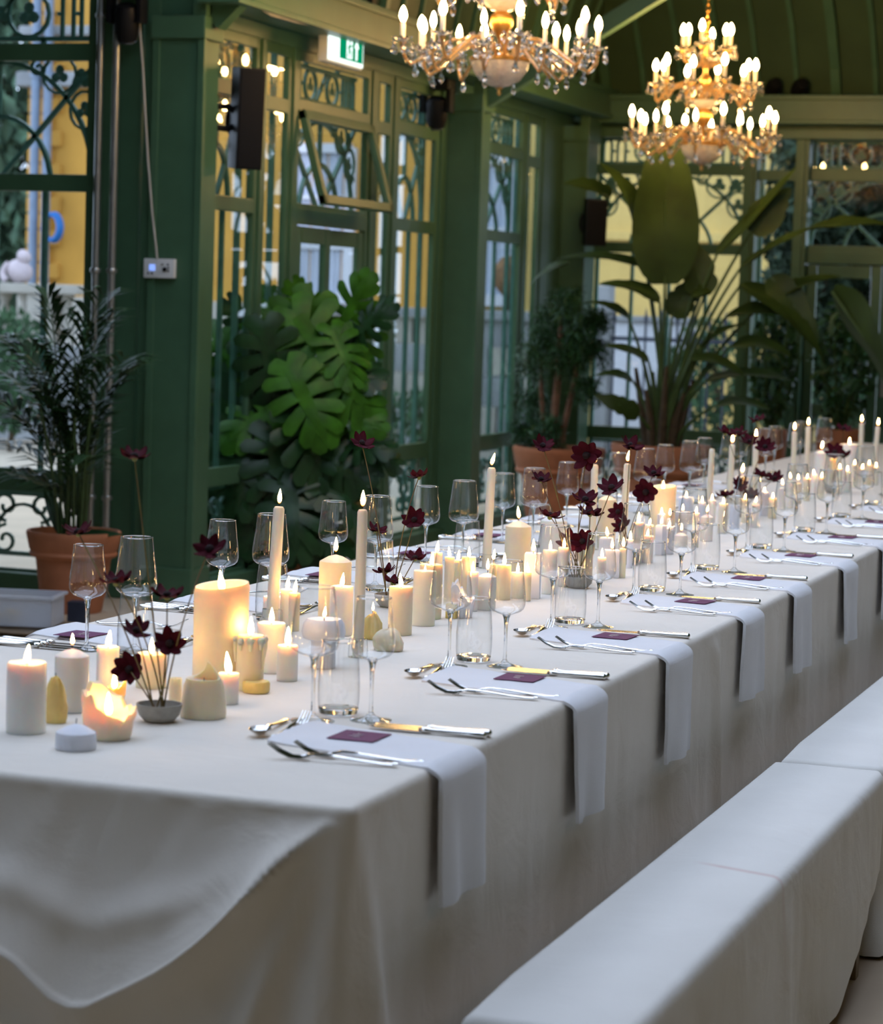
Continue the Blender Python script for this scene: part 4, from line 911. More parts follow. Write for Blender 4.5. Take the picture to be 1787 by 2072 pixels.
# ================================================================== candles
random.seed(21)
FLAME = {}
def flame_mesh(v):
    if v not in FLAME:
        lean = (-.25, 0, .2, .45)[v]
        def fn(p, a, k): return Vector((p.x+lean*max(0, p.z-.006)*.55, p.y, p.z))
        FLAME[v] = MB().lathe([(.0006, 0), (.0028, .002), (.0046, .007), (.0052, .012), (.0043, .019), (.0024, .027), (.0004, .034)], 12, fn=fn).mesh('flame', 'flame')
    return FLAME[v]
WICK = MB().tube([(0, 0, -.004), (.0003, 0, .004), (.001, 0, .009)], [.0009, .0009, .0007], 5).mesh('wick', 'wick')
def wob(seed, amp, base=None):
    def fn(p, a, k):
        q = 1+amp*nz(math.cos(a)*1.3+seed, math.sin(a)*1.3, p.z*18+seed*3); return Vector((p.x*q, p.y*q, p.z))
    return fn
def candle_geo(kind, r, h, seed):
    """returns MB and (wick x, y, z)"""
    m = MB(); n = 28
    if kind == 'pillar':
        def fn(p, a, k):
            q = 1+.02*nz(math.cos(a)*1.5+seed, math.sin(a)*1.5, p.z*15); dz = .07*r*nz(math.cos(a)*1.8+seed*2, math.sin(a)*1.8, 4)*(k in (3, 4, 5)) ; return Vector((p.x*q, p.y*q, p.z+dz))
        m.lathe([(r*.99, 0), (r, h*.1), (r, h*.6), (r*.99, h-.003), (r*.95, h), (r*.82, h-.002), (r*.6, h-.008), (r*.2, h-.010), (.001, h-.010)], n, fn=fn); return m, (0, 0, h-.010)
    if kind == 'cone':
        ch = r*.42; m.lathe([(r*.99, 0), (r, .004), (r, h-ch-.004), (r*.97, h-ch), (r*.45, h-ch*.28), (r*.12, h-.001), (.001, h)], n, fn=wob(seed, .008)); return m, (0, 0, h)
    if kind == 'taper':
        m.lathe([(r*1.02, 0), (r*1.02, h*.3), (r*.97, h*.7), (r*.93, h-.006), (r*.7, h-.001), (.001, h)], 18, fn=wob(seed, .006)); return m, (0, 0, h)
    if kind == 'hollow':
        d = min(.05, h*.28)
        def fn(p, a, k):
            w_ = .12*r*math.cos(a-2.2)*(1 if k in (4, 5, 6) else .0); q = 1+.015*nz(math.cos(a)*1.5+seed, math.sin(a)*1.5, p.z*15); return Vector((p.x*q, p.y*q, p.z+w_))
        m.lathe([(r*.98, 0), (r, .006), (r*.985, h*.5), (r, h-.025), (r*1.01, h-.010), (r*.96, h), (r*.88, h-.002), (r*.80, h-.014), (r*.74, h-d*.7), (r*.5, h-d), (.001, h-d)], n, fn=fn); return m, (0, 0, h-d*.45)
    if kind == 'broken':    # high jagged rim on one side, scooped on the other
        d = h*.5
        def fn(p, a, k):
            q = 1+.05*nz(math.cos(a)*2+seed, math.sin(a)*2, p.z*20)
            lift = (.42*math.cos(a-seed)+.30*nz(math.cos(a)*3+seed, math.sin(a)*3, 7)+.12*math.cos(3*a+seed))*h if k in (3, 4, 5) else 0
            fl = 1+.14*sm(.4, 1, (p.z)/h)*(k in (3, 4)); return Vector((p.x*q*fl, p.y*q*fl, p.z+lift*.62))
        m.lathe([(r*.86, 0), (r*.92, .01), (r*.97, h*.35), (r, h*.7), (r*.96, h*.76), (r*.86, h*.72), (r*.74, h*.42), (r*.3, h*.36), (.001, h*.36)], n, fn=fn); return m, (0, 0, h*.36)
    if kind == 'bell':      # slumped candle with a torn peak
        def fn(p, a, k):
            q = 1+.02*nz(math.cos(a)*2+seed, math.sin(a)*2, p.z*20); pk = max(0, math.cos(a-1.7))**3*h*.42 if k in (5, 6) else 0
            sx = 1-.65*(max(0, math.cos(a-1.7))**3)*(k in (5, 6)); return Vector((p.x*q*sx, p.y*q*sx, p.z+pk))
        m.lathe([(r, 0), (r*1.02, .006), (r*.99, h*.4), (r*.88, h*.8), (r*.80, h*.93), (r*.78, h), (r*.70, h*.99), (r*.60, h*.92), (r*.2, h*.88), (.001, h*.88)], n, fn=fn); return m, (0, 0, h*.88)
    if kind == 'lump':
        def fn(p, a, k):
            q = 1+.30*nz(math.cos(a)*1.5+seed, math.sin(a)*1.5, p.z*30+seed)+.22*nz(math.cos(a)*3.5+seed, math.sin(a)*3.5, p.z*70)*(1 if k else .6); return Vector((p.x*q, p.y*q*.9, p.z*(1+.15*nz(math.cos(a)+seed, 3, 1))))
        m.lathe([(r*.9, 0), (r, h*.12), (r*1.02, h*.35), (r*.9, h*.6), (r*.7, h*.82), (r*.4, h*.97), (.001, h)], n, fn=fn); return m, (0, 0, h*.98)
    if kind == 'drip':
        m.lathe([(r*.98, 0), (r, h*.3), (r*.98, h-.006), (r*.9, h), (r*.7, h-.004), (r*.3, h-.010), (.001, h-.010)], n, fn=wob(seed, .03))
        for k in range(9):
            a = k*.75+seed; z0 = h-rnd(.0, .012); L = rnd(.15, .55)*h
            m.sphere((r*1.03*math.cos(a), r*1.03*math.sin(a), z0), r*.26, 8, 6); m.tube([(r*1.02*math.cos(a), r*1.02*math.sin(a), z0), (r*1.07*math.cos(a), r*1.07*math.sin(a), z0-L*.5), (r*1.02*math.cos(a), r*1.02*math.sin(a), z0-L)], [r*.22, r*.16, r*.1], 7)
        return m, (0, 0, h-.010)
    if kind == 'mushroom':
        m.lathe([(r*.66, 0), (r*.66, h*.5), (r*.72, h*.56), (r*1.1, h*.60), (r*1.18, h*.72), (r*1.1, h*.90), (r*.9, h), (r*.5, h*.97), (.001, h*.95)], n, fn=wob(seed, .06)); return m, (0, 0, h*.95)
    if kind == 'square':
        pr = [(1, 0), (1, h-.003), (.96, h), (.6, h-.004), (.001, h-.004)]
        def fn(p, a, k):
            q = 1/max(abs(math.cos(a)), abs(math.sin(a))); q = 1+(q-1)*.92; return Vector((p.x*q, p.y*q, p.z))
        m.lathe([(r*a_, b_) for a_, b_ in pr], 32, fn=fn); return m, (0, 0, h-.004)
CN = 0
def candle(label, kind, wax, x, y, r, h, lit=True, group=None, base=TZ, tilt=(0, 0), fv=None, rz=None, fs=1.0):
    global CN; CN += 1
    t = thing('taper_candle' if kind == 'taper' else 'candle', label, 'candle', (x, y, base+.0006), rnd(0, 6.28) if rz is None else rz, group)
    if tilt != (0, 0): t.rotation_euler = (tilt[0], tilt[1], 0)
    seed = CN*1.37
    m, wk = candle_geo(kind, r, h, seed); m.build('wax', wax, t)
    put('wick', WICK, t, wk)
    if lit:
        put('flame', flame_mesh(random.choice((0, 1, 1, 2)) if fv is None else fv), t, (wk[0], wk[1], wk[2]+.0065), (0, 0, 0) if rz is not None else (0, 0, -t.rotation_euler.z), fs)
    return t
def cpx(label, kind, wax, x0, x1, yb, yt, lit=True, dy=0.0, **k):
    """candle measured on its foot line: sides x0..x1, foot yb, top yt"""
    xm = (x0+x1)/2; p = tp(xm, yb-2, TZ); d = (p-CC).dot(CF); r = (x1-x0)*d/FPX/2
    p = p+Vector((-math.sin(YAW), math.cos(YAW), 0))*r*.9       # the foot line is the near rim of the foot
    h = max(.02, wy(xm, yt, p.y).z-TZ)
    return candle(label, kind, wax, p.x, p.y, r, h, lit, **k)
ci = cpx
ci('straight white pillar candle, the leftmost on the table', 'pillar', 'wax_white', 5, 86, 1490, 1340)
ci('yellow lumpy melted candle beside the leftmost white pillar', 'lump', 'wax_yellow', 86, 131, 1468, 1370, False)
ci('white candle with softly peaked top behind the glowing broken one', 'cone', 'wax_white', 104, 174, 1446, 1312, fs=.6)
ci('squat bluish white unlit candle nearest the table front', 'cone', 'wax_cool', 106, 189, 1524, 1464, False)
ci('glowing amber candle with torn scooped rim', 'broken', 'wax_cream', 160, 265, 1504, 1395, rz=2.4, fs=1.2)
ci('slim white candle with a leaning flame below the left wine glasses', 'pillar', 'wax_white', 191, 237, 1409, 1308, fv=2, rz=0)
ci('broken yellow candle bowl behind the glowing amber one', 'broken', 'wax_yellow', 204, 252, 1424, 1378, rz=3.5)
ci('short cream candle behind the flowers of the nearest bowl', 'pillar', 'wax_cream', 271, 333, 1397, 1322)
ci('very large cream pillar candle with a deep glowing pool', 'hollow', 'wax_cream', 383, 496, 1396, 1182, fs=1.25)
ci('slumped cream candle with a torn peak, unlit', 'bell', 'wax_cream', 360, 453, 1460, 1372, False, rz=-.4)
ci('small cream stub tucked behind the slumped candle', 'pillar', 'wax_cream', 340, 366, 1434, 1372, False)
ci('small white candle with a tall flame beside the slumped candle', 'pillar', 'wax_white', 438, 481, 1429, 1362, fs=1.25)
ci('cream candle thick with wax drips standing on its own wax', 'drip', 'wax_cream', 474, 531, 1402, 1285, fs=1.15)
p = tp(508, 1400); tag(MB().lathe([(.0, 0.0), (.024, 0), (.0265, .004), (.027, .018), (.024, .022), (.0, .021)], 24).build('wax_stub', 'wax_yellow', None, loc=(p.x+.012, p.y-.004, TZ+.001)), 'low round yellowish wax stub under the dripping candle', 'wax stub')
ci('plain white candle between the dripping one and the first tall taper', 'pillar', 'wax_white', 516, 574, 1366, 1260)
ci('small white candle with tall flame left of the nearest tumbler', 'pillar', 'wax_white', 558, 601, 1382, 1306, fs=1.2)
def taper(label, xt, yt, xb_, yb, wpx, lit=True, fv=None, depth=None):
    p = tp(xb_, yb); d = (p-CC).dot(CF); r = wpx*d/FPX/2; q = wy(xt, yt, p.y); v = q-p; h = v.length
    t = thing('taper_candle', label, 'taper candle', (p.x, p.y, TZ+.0006), 0, 'tall tapers down the middle of the table')
    t.rotation_euler = (0, math.atan2(v.x, v.z), 0)
    m, wk = candle_geo('taper', r, h, xt); m.build('wax', 'wax_ivory', t); put('wick', WICK, t, wk)
    if lit: put('flame', flame_mesh(random.choice((1, 2, 1)) if fv is None else fv), t, (wk[0], wk[1], wk[2]+.0065))
    MB().lathe([(r*1.0, .0), (r*1.85, .0), (r*1.85, .008), (r*1.7, .04), (r*1.06, .042)], 18, cap0=False, cap1=False).build('glass_holder', 'wine_glass', t)
taper('tall ivory taper before the monstera, nearest of the tapers', 565, 1025, 549, 1268, 24)
taper('tall ivory taper in a glass holder, second from the left', 734, 1031, 724, 1330, 22)
taper('tall ivory taper with windblown flame before the second column', 995, 946, 984, 1150, 18, fv=3)
taper('tall ivory taper behind the large dark cosmos, left of a pair', 1204, 940, 1197, 1112, 15)
taper('tall ivory taper right of the domed candle, under a cosmos bloom', 1270, 938, 1258, 1118, 15)
taper('unlit ivory taper before the big terracotta pot', 1441, 908, 1434, 1038, 12, False)
taper('ivory taper lit just right of the unlit one', 1482, 899, 1476, 1018, 12)
taper('lit ivory taper fourth from the right edge, beside dark blooms', 1530, 888, 1526, 998, 12)
taper('lit ivory taper before the far posts, left of two close together', 1608, 873, 1605, 968, 11)
taper('lit ivory taper before the far posts, right of two close together', 1636, 863, 1632, 963, 11)
taper('lit ivory taper second from the right edge of the picture', 1744, 856, 1741, 943, 10)
taper('lit ivory taper nearest the right edge of the picture', 1777, 863, 1769, 953, 10)
ci('cream candle hidden behind the nearest taper', 'pillar', 'wax_white', 530, 570, 1262, 1207)
ci('slim white candle just right of the nearest taper', 'pillar', 'wax_white', 565, 592, 1270, 1192)
ci('slim cream candle seen through the nearest wine glass', 'pillar', 'wax_cream', 582, 605, 1280, 1200)
ci('thick cream pillar candle with coned top, right of the nearest taper', 'cone', 'wax_cream', 641, 707, 1272, 1122)
ci('cream candle just before the coned pillar', 'pillar', 'wax_white', 664, 712, 1290, 1186)
ci('white mushroom-shaped melted candle behind the nearest tumbler', 'mushroom', 'wax_cool', 613, 690, 1358, 1252, fs=.7)
ci('round yellow glowing candle behind the nearest smaller wine glass', 'lump', 'wax_yellow', 733, 772, 1298, 1242, fs=.6)
ci('shapeless melted cream wax lump right of the glass taper holder', 'lump', 'wax_cream', 752, 816, 1322, 1272, False)
ci('cream pillar candle below the second bowl of flowers', 'pillar', 'wax_cream', 784, 833, 1289, 1187)
ci('plain cream pillar candle with pinprick flame, next to the flowers', 'pillar', 'wax_ivory', 833, 880, 1270, 1155, fs=.5)
ci('cream candle behind the pillar with the pinprick flame', 'pillar', 'wax_cream', 846, 893, 1256, 1142, fv=2, rz=0)
ci('white candle at the back left of the middle cluster', 'pillar', 'wax_white', 869, 893, 1212, 1118)
ci('melted yellow candle with torn white rim inside the second tall glass view', 'broken', 'wax_cool', 912, 958, 1254, 1182, rz=2.6, fs=.6)
ci('low square yellow candle stub beneath the torn white rim', 'square', 'wax_yellow', 904, 925, 1254, 1222, False)
ci('white square-edged candle, tallest of the middle cluster', 'square', 'wax_cool', 1060, 1093, 1214, 1119, rz=.2)
ci('cream candle with slanted top seen through the second smaller glass', 'pillar', 'wax_cream', 1004, 1033, 1217, 1143)
ci('domed cream pillar candle lit before the second column', 'cone', 'wax_cream', 1020, 1073, 1168, 1054)
ci('pinkish white thick candle behind the third bowl of flowers', 'cone', 'wax_white', 1092, 1146, 1142, 1042, False)
ci('domed cream pillar between the two middle tapers', 'cone', 'wax_cream', 1208, 1246, 1112, 1003)
ci('wide cream hollow pillar glowing behind the third pair of glasses', 'hollow', 'wax_cream', 1313, 1367, 1096, 984)
ci('dripping white candle at the front of the far cluster', 'drip', 'wax_white', 1279, 1301, 1142, 1057)
ci('white melted candle right of the wide hollow pillar', 'mushroom', 'wax_cool', 1365, 1397, 1092, 1036, fs=.7)
ci('plain bluish white unlit candle seen inside the fourth smaller glass', 'pillar', 'wax_cool', 1476, 1497, 1073, 1022, False)
ci('domed white candle lit behind the fifth bowl of flowers', 'cone', 'wax_white', 1487, 1513, 1042, 960)
ci('domed white candle lit near the far end of the row', 'cone', 'wax_white', 1648, 1675, 985, 911)
ci('wide round cream candle near the far end, by two tapers', 'pillar', 'wax_white', 1700, 1737, 972, 899)
# the crowd of small look-alike candles down the middle
SM = [(897, 917, 1226, 1127), (916, 932, 1222, 1133), (931, 960, 1236, 1127), (943, 966, 1240, 1157), (966, 1003, 1238, 1159), (988, 1004, 1214, 1139), (1033, 1060, 1214, 1158), (1060, 1074, 1219, 1158), (1096, 1126, 1205, 1113), (1128, 1150, 1190, 1108), (1170, 1199, 1184, 1092), (1208, 1226, 1178, 1128), (1223, 1252, 1172, 1113), (1215, 1241, 1140, 1088), (1253, 1266, 1172, 1110), (1296, 1322, 1142, 1084), (1304, 1321, 1128, 1062), (1328, 1345, 1126, 1063), (1342, 1364, 1124, 1066), (1366, 1392, 1110, 1078), (1400, 1414, 1110, 1038), (1417, 1443, 1098, 1041), (1373, 1403, 1062, 1006), (1453, 1472, 1082, 1019), (1500, 1512, 1060, 1010), (1520, 1536, 1070, 1020), (1536, 1556, 1046, 996), (1555, 1572, 1052, 1008), (1575, 1590, 1034, 985), (1590, 1606, 1030, 972), (1606, 1622, 1022, 975), (1625, 1640, 1016, 968), (1640, 1652, 1010, 960), (1655, 1668, 1012, 966), (1677, 1691, 1000, 928), (1692, 1704, 1002, 948), (1708, 1720, 998, 955), (1722, 1735, 990, 940), (1738, 1750, 990, 948), (1752, 1764, 984, 940), (1766, 1778, 984, 945), (1150, 1168, 1172, 1100), (1268, 1280, 1152, 1092), (1412, 1428, 1062, 1016), (1432, 1448, 1060, 1012), (1330, 1344, 1100, 1040), (1348, 1360, 1102, 1048)]
ORD += ['seventeenth', 'eighteenth', 'nineteenth', 'twentieth', 'twenty-first', 'twenty-second', 'twenty-third', 'twenty-fourth', 'twenty-fifth', 'twenty-sixth', 'twenty-seventh', 'twenty-eighth', 'twenty-ninth', 'thirtieth', 'thirty-first', 'thirty-second', 'thirty-third']
cnt = [0, 0]
for i, (x0, x1, yb, yt) in enumerate(sorted(SM)):
    far = x0 >= 1280; od = ORD[cnt[far]]; cnt[far] += 1
    kd = random.choice(('pillar', 'pillar', 'pillar', 'drip', 'square', 'cone')); wx_ = random.choice(('wax_white', 'wax_cream', 'wax_ivory', 'wax_white', 'wax_cool'))
    adj = {'pillar': 'flat-topped', 'drip': 'dripping', 'square': 'square-sided', 'cone': 'round-topped'}[kd]+' '+{'wax_white': 'white', 'wax_cream': 'cream', 'wax_ivory': 'ivory', 'wax_cool': 'bluish white'}[wx_]
    cpx('small lit %s candle, %s from the left in the %s crowd' % (adj, od, 'far' if far else 'middle'), kd, wx_, x0, x1, yb, yt, True, group='small candles in the far crowd' if far else 'small candles in the middle crowd', fs=.7 if far else .85)
# ================================================================== bowls of cosmos
random.seed(31)
def petal_mesh():
    rows = []
    for i in range(6):
        q = i/5; w = .0085*math.sin(PI*min(1, .15+q*.80))**.7*(1 if q < .98 else .8)
        rows.append([(.003+.0235*q, w*s_, .003*q+.006*q*q-.004*abs(s_)*q*(1-q)*2+.0015*math.sin(7*s_)*q) for s_ in (-1, -.5, 0, .5, 1)])
    m = MB(); m.grid(rows); m.grid([[(p[0], p[1], p[2]-.0006) for p in r_][::-1] for r_ in rows]); return m.mesh('petal', 'petal')
PETAL = petal_mesh()
CORE = MB().sphere((0, 0, .003), .0062, 10, 7, (1, 1, .75), lambda q: q*(1+.2*nz(q[0]*400, q[1]*400, q[2]*400))).mesh('flower_core', 'petal_core')
CALYX = MB().lathe([(.001, -.007), (.004, -.005), (.0055, .0), (.003, .001)], 10).mesh('calyx', 'calyx')
def bowl(label, x, y):
    t = thing('flower_bowl', label, 'bowl', (x, y, TZ+.0006))
    MB().lathe([(.020, 0), (.027, .002), (.036, .012), (.0405, .026), (.041, .032), (.039, .032), (.034, .015), (.024, .006), (.001, .005)], 28).build('bowl', 'bowl_clay', t)
    MB().lathe([(.017, .0055), (.017, .012), (.001, .0125)], 16).build('pin_holder', 'steel_dark', t); return t
def cosmos(label, root, head, s, nrm, group):
    t = thing('cosmos_flower', label, 'flower', root, 0, group); h = Vector(head)-Vector(root); nrm = Vector(nrm).normalized()
    mid = Vector((h.x*.35+rnd(-.02, .02), h.y*.35, h.z*.55)); pts = bez((0, 0, 0), mid, h, 12)
    # last bit of the stem bends into the bloom
    MB().tube(pts, [.0016]*6+[.0013]*7, 6).build('stem', 'stem', t)
    q = nrm.to_track_quat('Z', 'Y'); base = q.to_euler()
    core = put('flower_core', CORE, t, h, base, s); put('calyx', CALYX, t, h, base, s)
    n = 8 if random.random() < .5 else 7; ph = rnd(0, 6)
    for k in range(n):
        e_ = (q.to_matrix() @ Euler((rnd(-.25, .25), rnd(-.35, .15), ph+2*PI*k/n+rnd(-.1, .1))).to_matrix()).to_euler()
        put('petal', PETAL, t, h, e_, s*rnd(.9, 1.08))
def bunch(bl, bpos, heads, which, group):
    b = bowl(bl, *bpos)
    for i, (px, py, s, tilt, where) in enumerate(heads):
        Y = bpos[1]+rnd(-.06, .06); hd = wy(px, py, Y)
        a = rnd(0, 6.28); root = (bpos[0]+.010*math.cos(a), bpos[1]+.010*math.sin(a), TZ+.012)
        tocam = Vector((-hd.x, -hd.y, .2)).normalized(); nrm = Vector((0, 0, 1))*(1-tilt)+tocam*tilt+Vector((rnd(-.3, .3), rnd(-.2, .2), 0))
        cosmos('dark red cosmos %s, %s' % (where, which), root, hd, s, nrm, group)
bunch('small grey clay bowl at the near end holding dark flowers', (tp(304, 1466).x+.0, tp(304, 1466).y+.035), [(272, 925, 1.1, .12, 'standing tallest before the corner column'), (158, 1078, 1.1, .2, 'hanging before the palm pot'), (235, 1178, 1.15, .15, 'over the second left wine glass'), (338, 1206, 1.2, .1, 'leaning left of the very large candle'), (424, 1112, 1.2, .55, 'nodding over the very large candle'), (275, 1277, 1.1, .25, 'halfway up the bunch'), (343, 1303, 1.15, .7, 'facing right above the bowl'), (262, 1355, 1.2, .85, 'lowest and facing the camera')], 'bowl nearest the camera', 'cosmos in the nearest bowl')
bunch('grey clay bowl hidden behind the cream pillars, second of the flowers', (tp(790, 1228).x, tp(790, 1228).y), [(732, 897, 1.25, .45, 'highest bloom'), (848, 965, 1.1, .1, 'bloom on the upright right stem'), (762, 1073, 1.05, .1, 'side-on bloom beside the taper'), (838, 1053, 1.25, .6, 'open bloom at mid height'), (780, 1156, 1.15, .25, 'open bloom low on the left'), (840, 1130, 1.1, .2, 'bloom low on the right'), (795, 1178, 1.1, .15, 'lowest bloom')], 'second bunch by the pale pillar candles', 'cosmos in the second bowl')
bunch('grey clay bowl seen through the third tall wine glass', (tp(1162, 1192).x, tp(1162, 1192).y+.035), [(1098, 902, 1.25, .3, 'uppermost left bloom'), (1187, 922, 1.7, .9, 'largest bloom facing the camera'), (1095, 971, 1.25, .2, 'side-on left bloom'), (1184, 1012, 1.5, .5, 'star-shaped bloom in the middle'), (1238, 988, 1.5, .3, 'bloom reaching right'), (1113, 1045, 1.4, .15, 'flat bloom low on the left'), (1194, 1039, 1.4, .1, 'flat bloom low on the right'), (1152, 1098, 1.4, .6, 'drooping bloom behind the glass'), (1178, 1096, 1.3, .8, 'crimson bloom right of the glass')], 'third bunch before the far pots', 'cosmos in the third bowl')
bunch('grey clay bowl hidden among the candles, fourth of the flowers', (tp(1268, 1142).x, tp(1268, 1142).y), [(1275, 902, 1.5, .2, 'top bloom above the taper flame'), (1323, 958, 1.3, .3, 'bloom beside the far wine glasses'), (1307, 996, 1.6, .95, 'round crimson bloom facing the camera'), (1251, 1036, 1.2, .7, 'shaded bloom between the tapers'), (1257, 1064, 1.2, .6, 'lowest shaded bloom')], 'fourth bunch beside the hollow pillar', 'cosmos in the fourth bowl')
bunch('grey clay bowl hidden in the far crowd, fifth of the flowers', (tp(1503, 1046).x, tp(1503, 1046).y), [(1468, 876, 1.5, .2, 'upper left bloom'), (1493, 877, 1.4, .2, 'second upper bloom'), (1532, 851, 1.3, .1, 'highest bloom'), (1517, 894, 1.4, .2, 'bloom behind the taper'), (1548, 905, 1.5, .5, 'bloom right of the taper'), (1542, 962, 1.4, .2, 'bloom low right'), (1568, 968, 1.3, .4, 'bloom at the far right'), (1468, 1003, 1.4, .1, 'flat bloom low on the left'), (1497, 981, 1.3, .6, 'bloom in the middle'), (1520, 1005, 1.4, .4, 'bloom behind a wine glass')], 'fifth bunch by the four tapers', 'cosmos in the fifth bowl')
bunch('grey clay bowl near the far right end, sixth of the flowers', (tp(1686, 998).x, tp(1686, 998).y), [(1690, 916, 1.8, .5, 'dark double bloom'), (1707, 868, 1.4, .1, 'tall faded bloom'), (1706, 922, 1.4, .4, 'bloom before the round candle')], 'sixth bunch at the far right', 'cosmos in the sixth bowl')
# ================================================================== plants in pots
def pot(label, x, y, R_, h, z=0.0):
    t = thing('plant_pot', label, 'plant pot', (x, y, z+.0005)); r = R_
    MB().lathe([(r*.60, 0), (r*.62, h*.02), (r*.66, h*.16), (r*.69, h*.19), (r*.79, h*.66), (r*.90, h*.69), (r*.93, h*.72), (r*.90, h*.755), (r*.93, h*.78), (r*.985, h*.93), (r, h*.965), (r*.985, h), (r*.93, h), (r*.90, h*.95), (r*.86, h*.88), (r*.001, h*.88)], 40).build('pot', 'terracotta', t)
    MB().lathe([(r*.87, h*.885), (r*.5, h*.90), (r*.001, h*.905)], 28, fn=lambda p, a, k: Vector((p.x, p.y, p.z+.01*nz(p.x*15, p.y*15, 1)))).build('soil', 'soil', t); return t
def strip_leaf(L, Wd, bend, fold=.25, n=12, cuts=0, seed=0.0, tipx=.5, tears=0):
    """leaf along +x from its base; +z is its upper face"""
    rows = []
    for i in range(n+1):
        q = i/n; w = Wd*.5*math.sin(PI*min(1, (q*.96+.02))**tipx)**.75
        if cuts: w *= 1-.55*max(0, math.sin(q*PI*cuts*2+seed))**3*sm(.12, .3, q)
        if tears: w *= 1-.35*max(0, nz(q*tears, seed, 2))
        a = bend*q; x = L*(math.sin(a)/bend if abs(bend) > 1e-3 else q); z = -L*((1-math.cos(a))/bend if abs(bend) > 1e-3 else 0)
        rows.append([(x, w*s_, z+fold*abs(w*s_)*(.4 if fold < 0 else 1)+.06*w*math.sin(q*9+s_*2+seed)) for s_ in (-1, -.55, -.06, .06, .55, 1)])
    m = MB(); m.grid(rows); return m
def orient(base, tip, up):
    x = (Vector(tip)-Vector(base)); L = x.length; x.normalize(); y = Vector(up).cross(x)
    if y.length < 1e-4: y = Vector((0, 1, 0))
    y.normalize(); z = x.cross(y)
    return Matrix(((x.x, y.x, z.x), (x.y, y.y, z.y), (x.z, y.z, z.z))).to_euler(), L
# --- palm on the left
p = tp(118, 1243, 0); PX, PY = p.x, p.y+.14
pot('terracotta pot holding the feathery palm at the corner window', PX, PY, .225, .385)
pz = .385*.9
t = thing('potted_palm', 'feathery kentia palm in terracotta pot at the corner window', 'palm', (PX, PY, pz))
LEAFLET = {}
def frond(base, mid, tip, n, ll, seed):
    path = bez(base, mid, tip, 16); o = MB().tube(path, [.006-.0045*i/16 for i in range(17)], 5)
    st = o.build('frond', 'stalk_green', t); vs = MB()
    for i in range(n):
        q = .38+.62*i/n; k = q*16; j = min(15, int(k)); c = path[j].lerp(path[j+1], k-j); tg = (path[j+1]-path[j]).normalized()
        for s_ in (-1, 1):
            side = tg.cross(Vector((0, 0, 1))); side = side.normalized() if side.length > .05 else Vector((1, 0, 0))
            d = (side*s_*.8+tg*.75+Vector((rnd(-.15, .15), rnd(-.15, .15), rnd(-.1, .35)))).normalized(); L = ll*(.55+.45*math.sin(PI*(q-.3)/.75))*rnd(.85, 1.1)
            w = .017; a = c; b = c+d*L*.5+Vector((0, 0, -.005)); e_ = c+d*L+Vector((0, 0, -L*.28)); nrm = d.cross(Vector((0, 0, 1))).normalized()*w
            o2 = len(vs.v); vs.v += [tuple(a), tuple(b+nrm), tuple(e_), tuple(b-nrm), tuple(b+Vector((0, 0, .006)))]; vs.f += [(o2, o2+1, o2+4), (o2+1, o2+2, o2+4), (o2+2, o2+3, o2+4), (o2+3, o2, o2+4)]
    lf = vs.build('leaflets', 'leaf_palm', st, smooth=False); lf['kind'] = 'stuff'
for i, (px, py) in enumerate(((95, 600), (130, 640), (215, 590), (260, 720), (5, 680), (20, 760), (60, 700), (150, 720), (180, 830), (40, 850), (230, 640), (285, 740), (-20, 800), (110, 760), (10, 900), (200, 920), (140, 850), (75, 800), (30, 960), (190, 760))):
    tip = wy(px, py, PY+rnd(-.3, .15))-Vector((PX, PY, pz)); b = Vector((rnd(-.07, .07), rnd(-.07, .07), 0))
    frond(b, Vector((b.x+tip.x*.15, b.y+tip.y*.2, tip.z*.85)), tip, 12, .27, i)
for i in range(10):
    b = Vector((rnd(-.07, .07), rnd(-.07, .07), 0)); MB().tube(bez(b, b*1.3+Vector((0, 0, .3)), b*2.4+Vector((0, 0, .62)), 8), .008, 5).build('cane', 'stalk_green', t)
for (x1, z1) in ((-.12, .24), (-.06, .16), (.16, .03)):
    lm = strip_leaf(.24, .05, .5); e_, _ = orient((0, 0, 0), (x1, -.05, z1), (0, -1, .4)); lm.build('basal_leaf', 'leaf_palm', t, rot=e_, loc=(x1*.3, -.04, .02))
